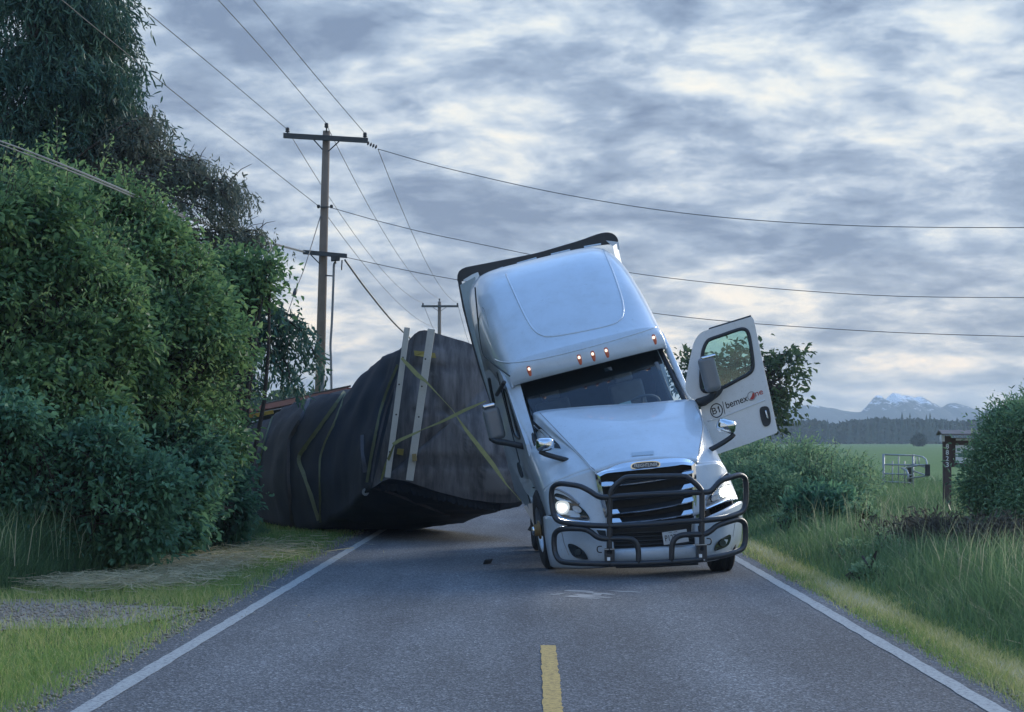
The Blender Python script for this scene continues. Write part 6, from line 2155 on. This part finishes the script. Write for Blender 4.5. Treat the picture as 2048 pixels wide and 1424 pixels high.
wire([(846, 606, 143), (920, 730, 226)], 0.015, 'wire beyond the distant pole on its hedge side', sag=1.0)
wire([(915, 606, 143), (965, 732, 226)], 0.015, 'wire beyond the distant pole on its truck side', sag=1.0)
g = wire([(641, 432, D1 - 0.1), (610, 532, 58.5), (590, 584, 57.5), (572, 636, 56.5), (520, 780, 54)], 0.014, 'taut guy wire slanting from the pole into the cedar branches', name='guy_wire', n=4)
mk('strain_insulator', *lathe(P(590, 584, 57.5), P(600, 556, 58) - P(580, 612, 57), [(0.01, -0.15), (0.05, -0.12), (0.055, 0.0), (0.05, 0.12), (0.01, 0.15)], 10), IRON, g, smooth=True)

# ------------------------------------------------------------------ farm gate and numbered sign


def build_gate():
    D = 60.0
    b = P(1768, 880, D)
    g = empty('farm_gate', (b.x, D, 0), 'galvanised tubular farm gates standing half open in the grass', 'gate')
    def T(pts, r=0.022):
        return tube([P(x, y, D + dz) for x, y, dz in pts], r, 6)
    mk('gate_post', *T([(1767, 908, 0), (1767, 1000, 0)], 0.035), GALV, g, smooth=True)
    mk('gate_post', *T([(1826, 911, 0), (1826, 1000, 0)], 0.03), GALV, g, smooth=True)
    for y0, y1 in ((909, 911), (929, 930), (947, 950), (963, 966)):
        mk('gate_rail', *T([(1767, y0, 0), (1826, y1, 0)]), GALV, g, smooth=True)
    for x in (1785, 1797, 1809):
        mk('gate_upright', *T([(x, 909.5 if x == 1797 else 922, 0.03), (x, 985, 0.03)], 0.018), GALV, g, smooth=True)
    mk('open_leaf', *merge(T([(1827, 910, 0), (1846, 914, -1.5), (1852, 919, -2.2), (1856, 936, -2.4), (1856, 950, -2.4)]), T([(1826, 930, 0), (1853, 930, -2.3)]), T([(1828, 928, 0), (1850, 934, -2)]), T([(1827, 942, 0), (1856, 952, -2.4)]),
                           T([(1814, 957, 0.2), (1838, 954, -1), (1857, 951, -2.4)]), T([(1810, 936, 0.2), (1836, 931, -1)]), T([(1804, 936, 0), (1813, 941, -0.5), (1817, 950, -0.7), (1816, 962, -0.7)], 0.03),
                           T([(1831, 915, -0.4), (1831, 932, -0.4)], 0.014), T([(1838, 914, -0.8), (1838, 932, -0.8)], 0.014)), GALV, g, smooth=True)
    mk('latch_post', *merge(box(P(1855, 940, D - 2.4), (0.06, 0, 0), (0, 0.05, 0), (0, 0, 0.15)), box(P(1819, 950, D + .1), (0.05, 0, 0), (0, 0.05, 0), (0, 0, 0.25))), IRON, g)


build_gate()


def build_sign():
    D = 42.0
    s = D / F
    b = P(1893, 880, D)
    b.z = 0
    e = empty('address_sign', b, 'brown roofed wooden sign post numbered 8823 half hidden by the feathery shrub', 'sign')
    x0, x1 = P(1886, 880, D).x, P(1901, 880, D).x
    zt = P(1893, 872, D).z
    bev(mk('post', *abox(x0, x1, D - 0.075, D + 0.075, -0.05, zt), BROWNP, e), 0.006)
    xr = P(1985, 880, D).x
    bev(mk('post', *abox(xr, xr + x1 - x0, D - 0.075, D + 0.075, -0.05, zt), BROWNP, e), 0.006)
    z1, z0 = P(1893, 876, D).z, P(1893, 934, D).z
    mk('board', *abox(x1 + 0.001, xr - 0.001, D - 0.03, D + 0.03, z0, z1), BROWNP, e)
    # notice under the roof
    mk('panel', *abox(P(1910, 880, D).x, P(1975, 880, D).x, D - 0.05, D - 0.031, P(0, 926, D).z, P(0, 890, D).z), NUMW, e)
    mk('panel_picture', *merge(*[abox(P(x, 880, D).x, P(x + w, 880, D).x, D - 0.055, D - 0.051, P(0, y + h, D).z, P(0, y, D).z) for x, y, w, h in ((1913, 896, 6, 6), (1915, 906, 9, 8), (1925, 898, 12, 16))]), mat('green print', (0.10, 0.20, 0.16), 0.7, var=0.4), e)
    mk('name_strip', *abox(P(1911, 880, D).x, P(1960, 880, D).x, D - 0.045, D - 0.031, P(0, 881, D).z, P(0, 877, D).z), NUMW, e)
    # small pitched roof
    xl, xq = P(1878, 880, D).x, xr + 0.3
    za, zr = P(0, 870.5, D).z, P(0, 865, D).z
    for sg in (-1, 1):
        mk('roof_slope', *plate([Vector((xl, D + sg * 0.30, za)), Vector((xq, D + sg * 0.30, za)), Vector((xq, D, zr + 0.02)), Vector((xl, D, zr + 0.02))], [], Vector((0, 0, 0.03))), SHINGLE, e)
    mk('gable_box', *abox(P(1881, 880, D).x, P(1887.5, 880, D).x, D - 0.10, D + 0.08, P(0, 883, D).z, P(0, 869.5, D).z), NUMW, e)
    for k, ch in enumerate('8823'):
        mk('numeral', *text_mesh(ch, P(1894.6, 893 + 12.2 * k, D - 0.085), (1, 0, 0), (0, 0, 1), 9.3 * s, width=6.0 * s, bold=0.012), NUMW, e)


build_sign()

# ------------------------------------------------------------------ haze: one closed box of even air round everything


def build_haze():
    v, f = abox(-2600, 2600, -45, 3700, -1.2, 78)
    o = mk('haze', v, f, bpy.data.materials.new('haze air'))
    m = o.data.materials[0]
    m.use_nodes = True
    nt = m.node_tree
    nt.nodes.remove(nt.nodes['Principled BSDF'])
    pv = nt.nodes.new('ShaderNodeVolumePrincipled')
    pv.inputs['Color'].default_value = (0.55, 0.70, 0.88, 1)
    pv.inputs['Density'].default_value = 0.00028
    pv.inputs['Anisotropy'].default_value = 0.3
    nt.links.new(pv.outputs[0], nt.nodes['Material Output'].inputs['Volume'])
    tag(o, kind='stuff')


build_haze()
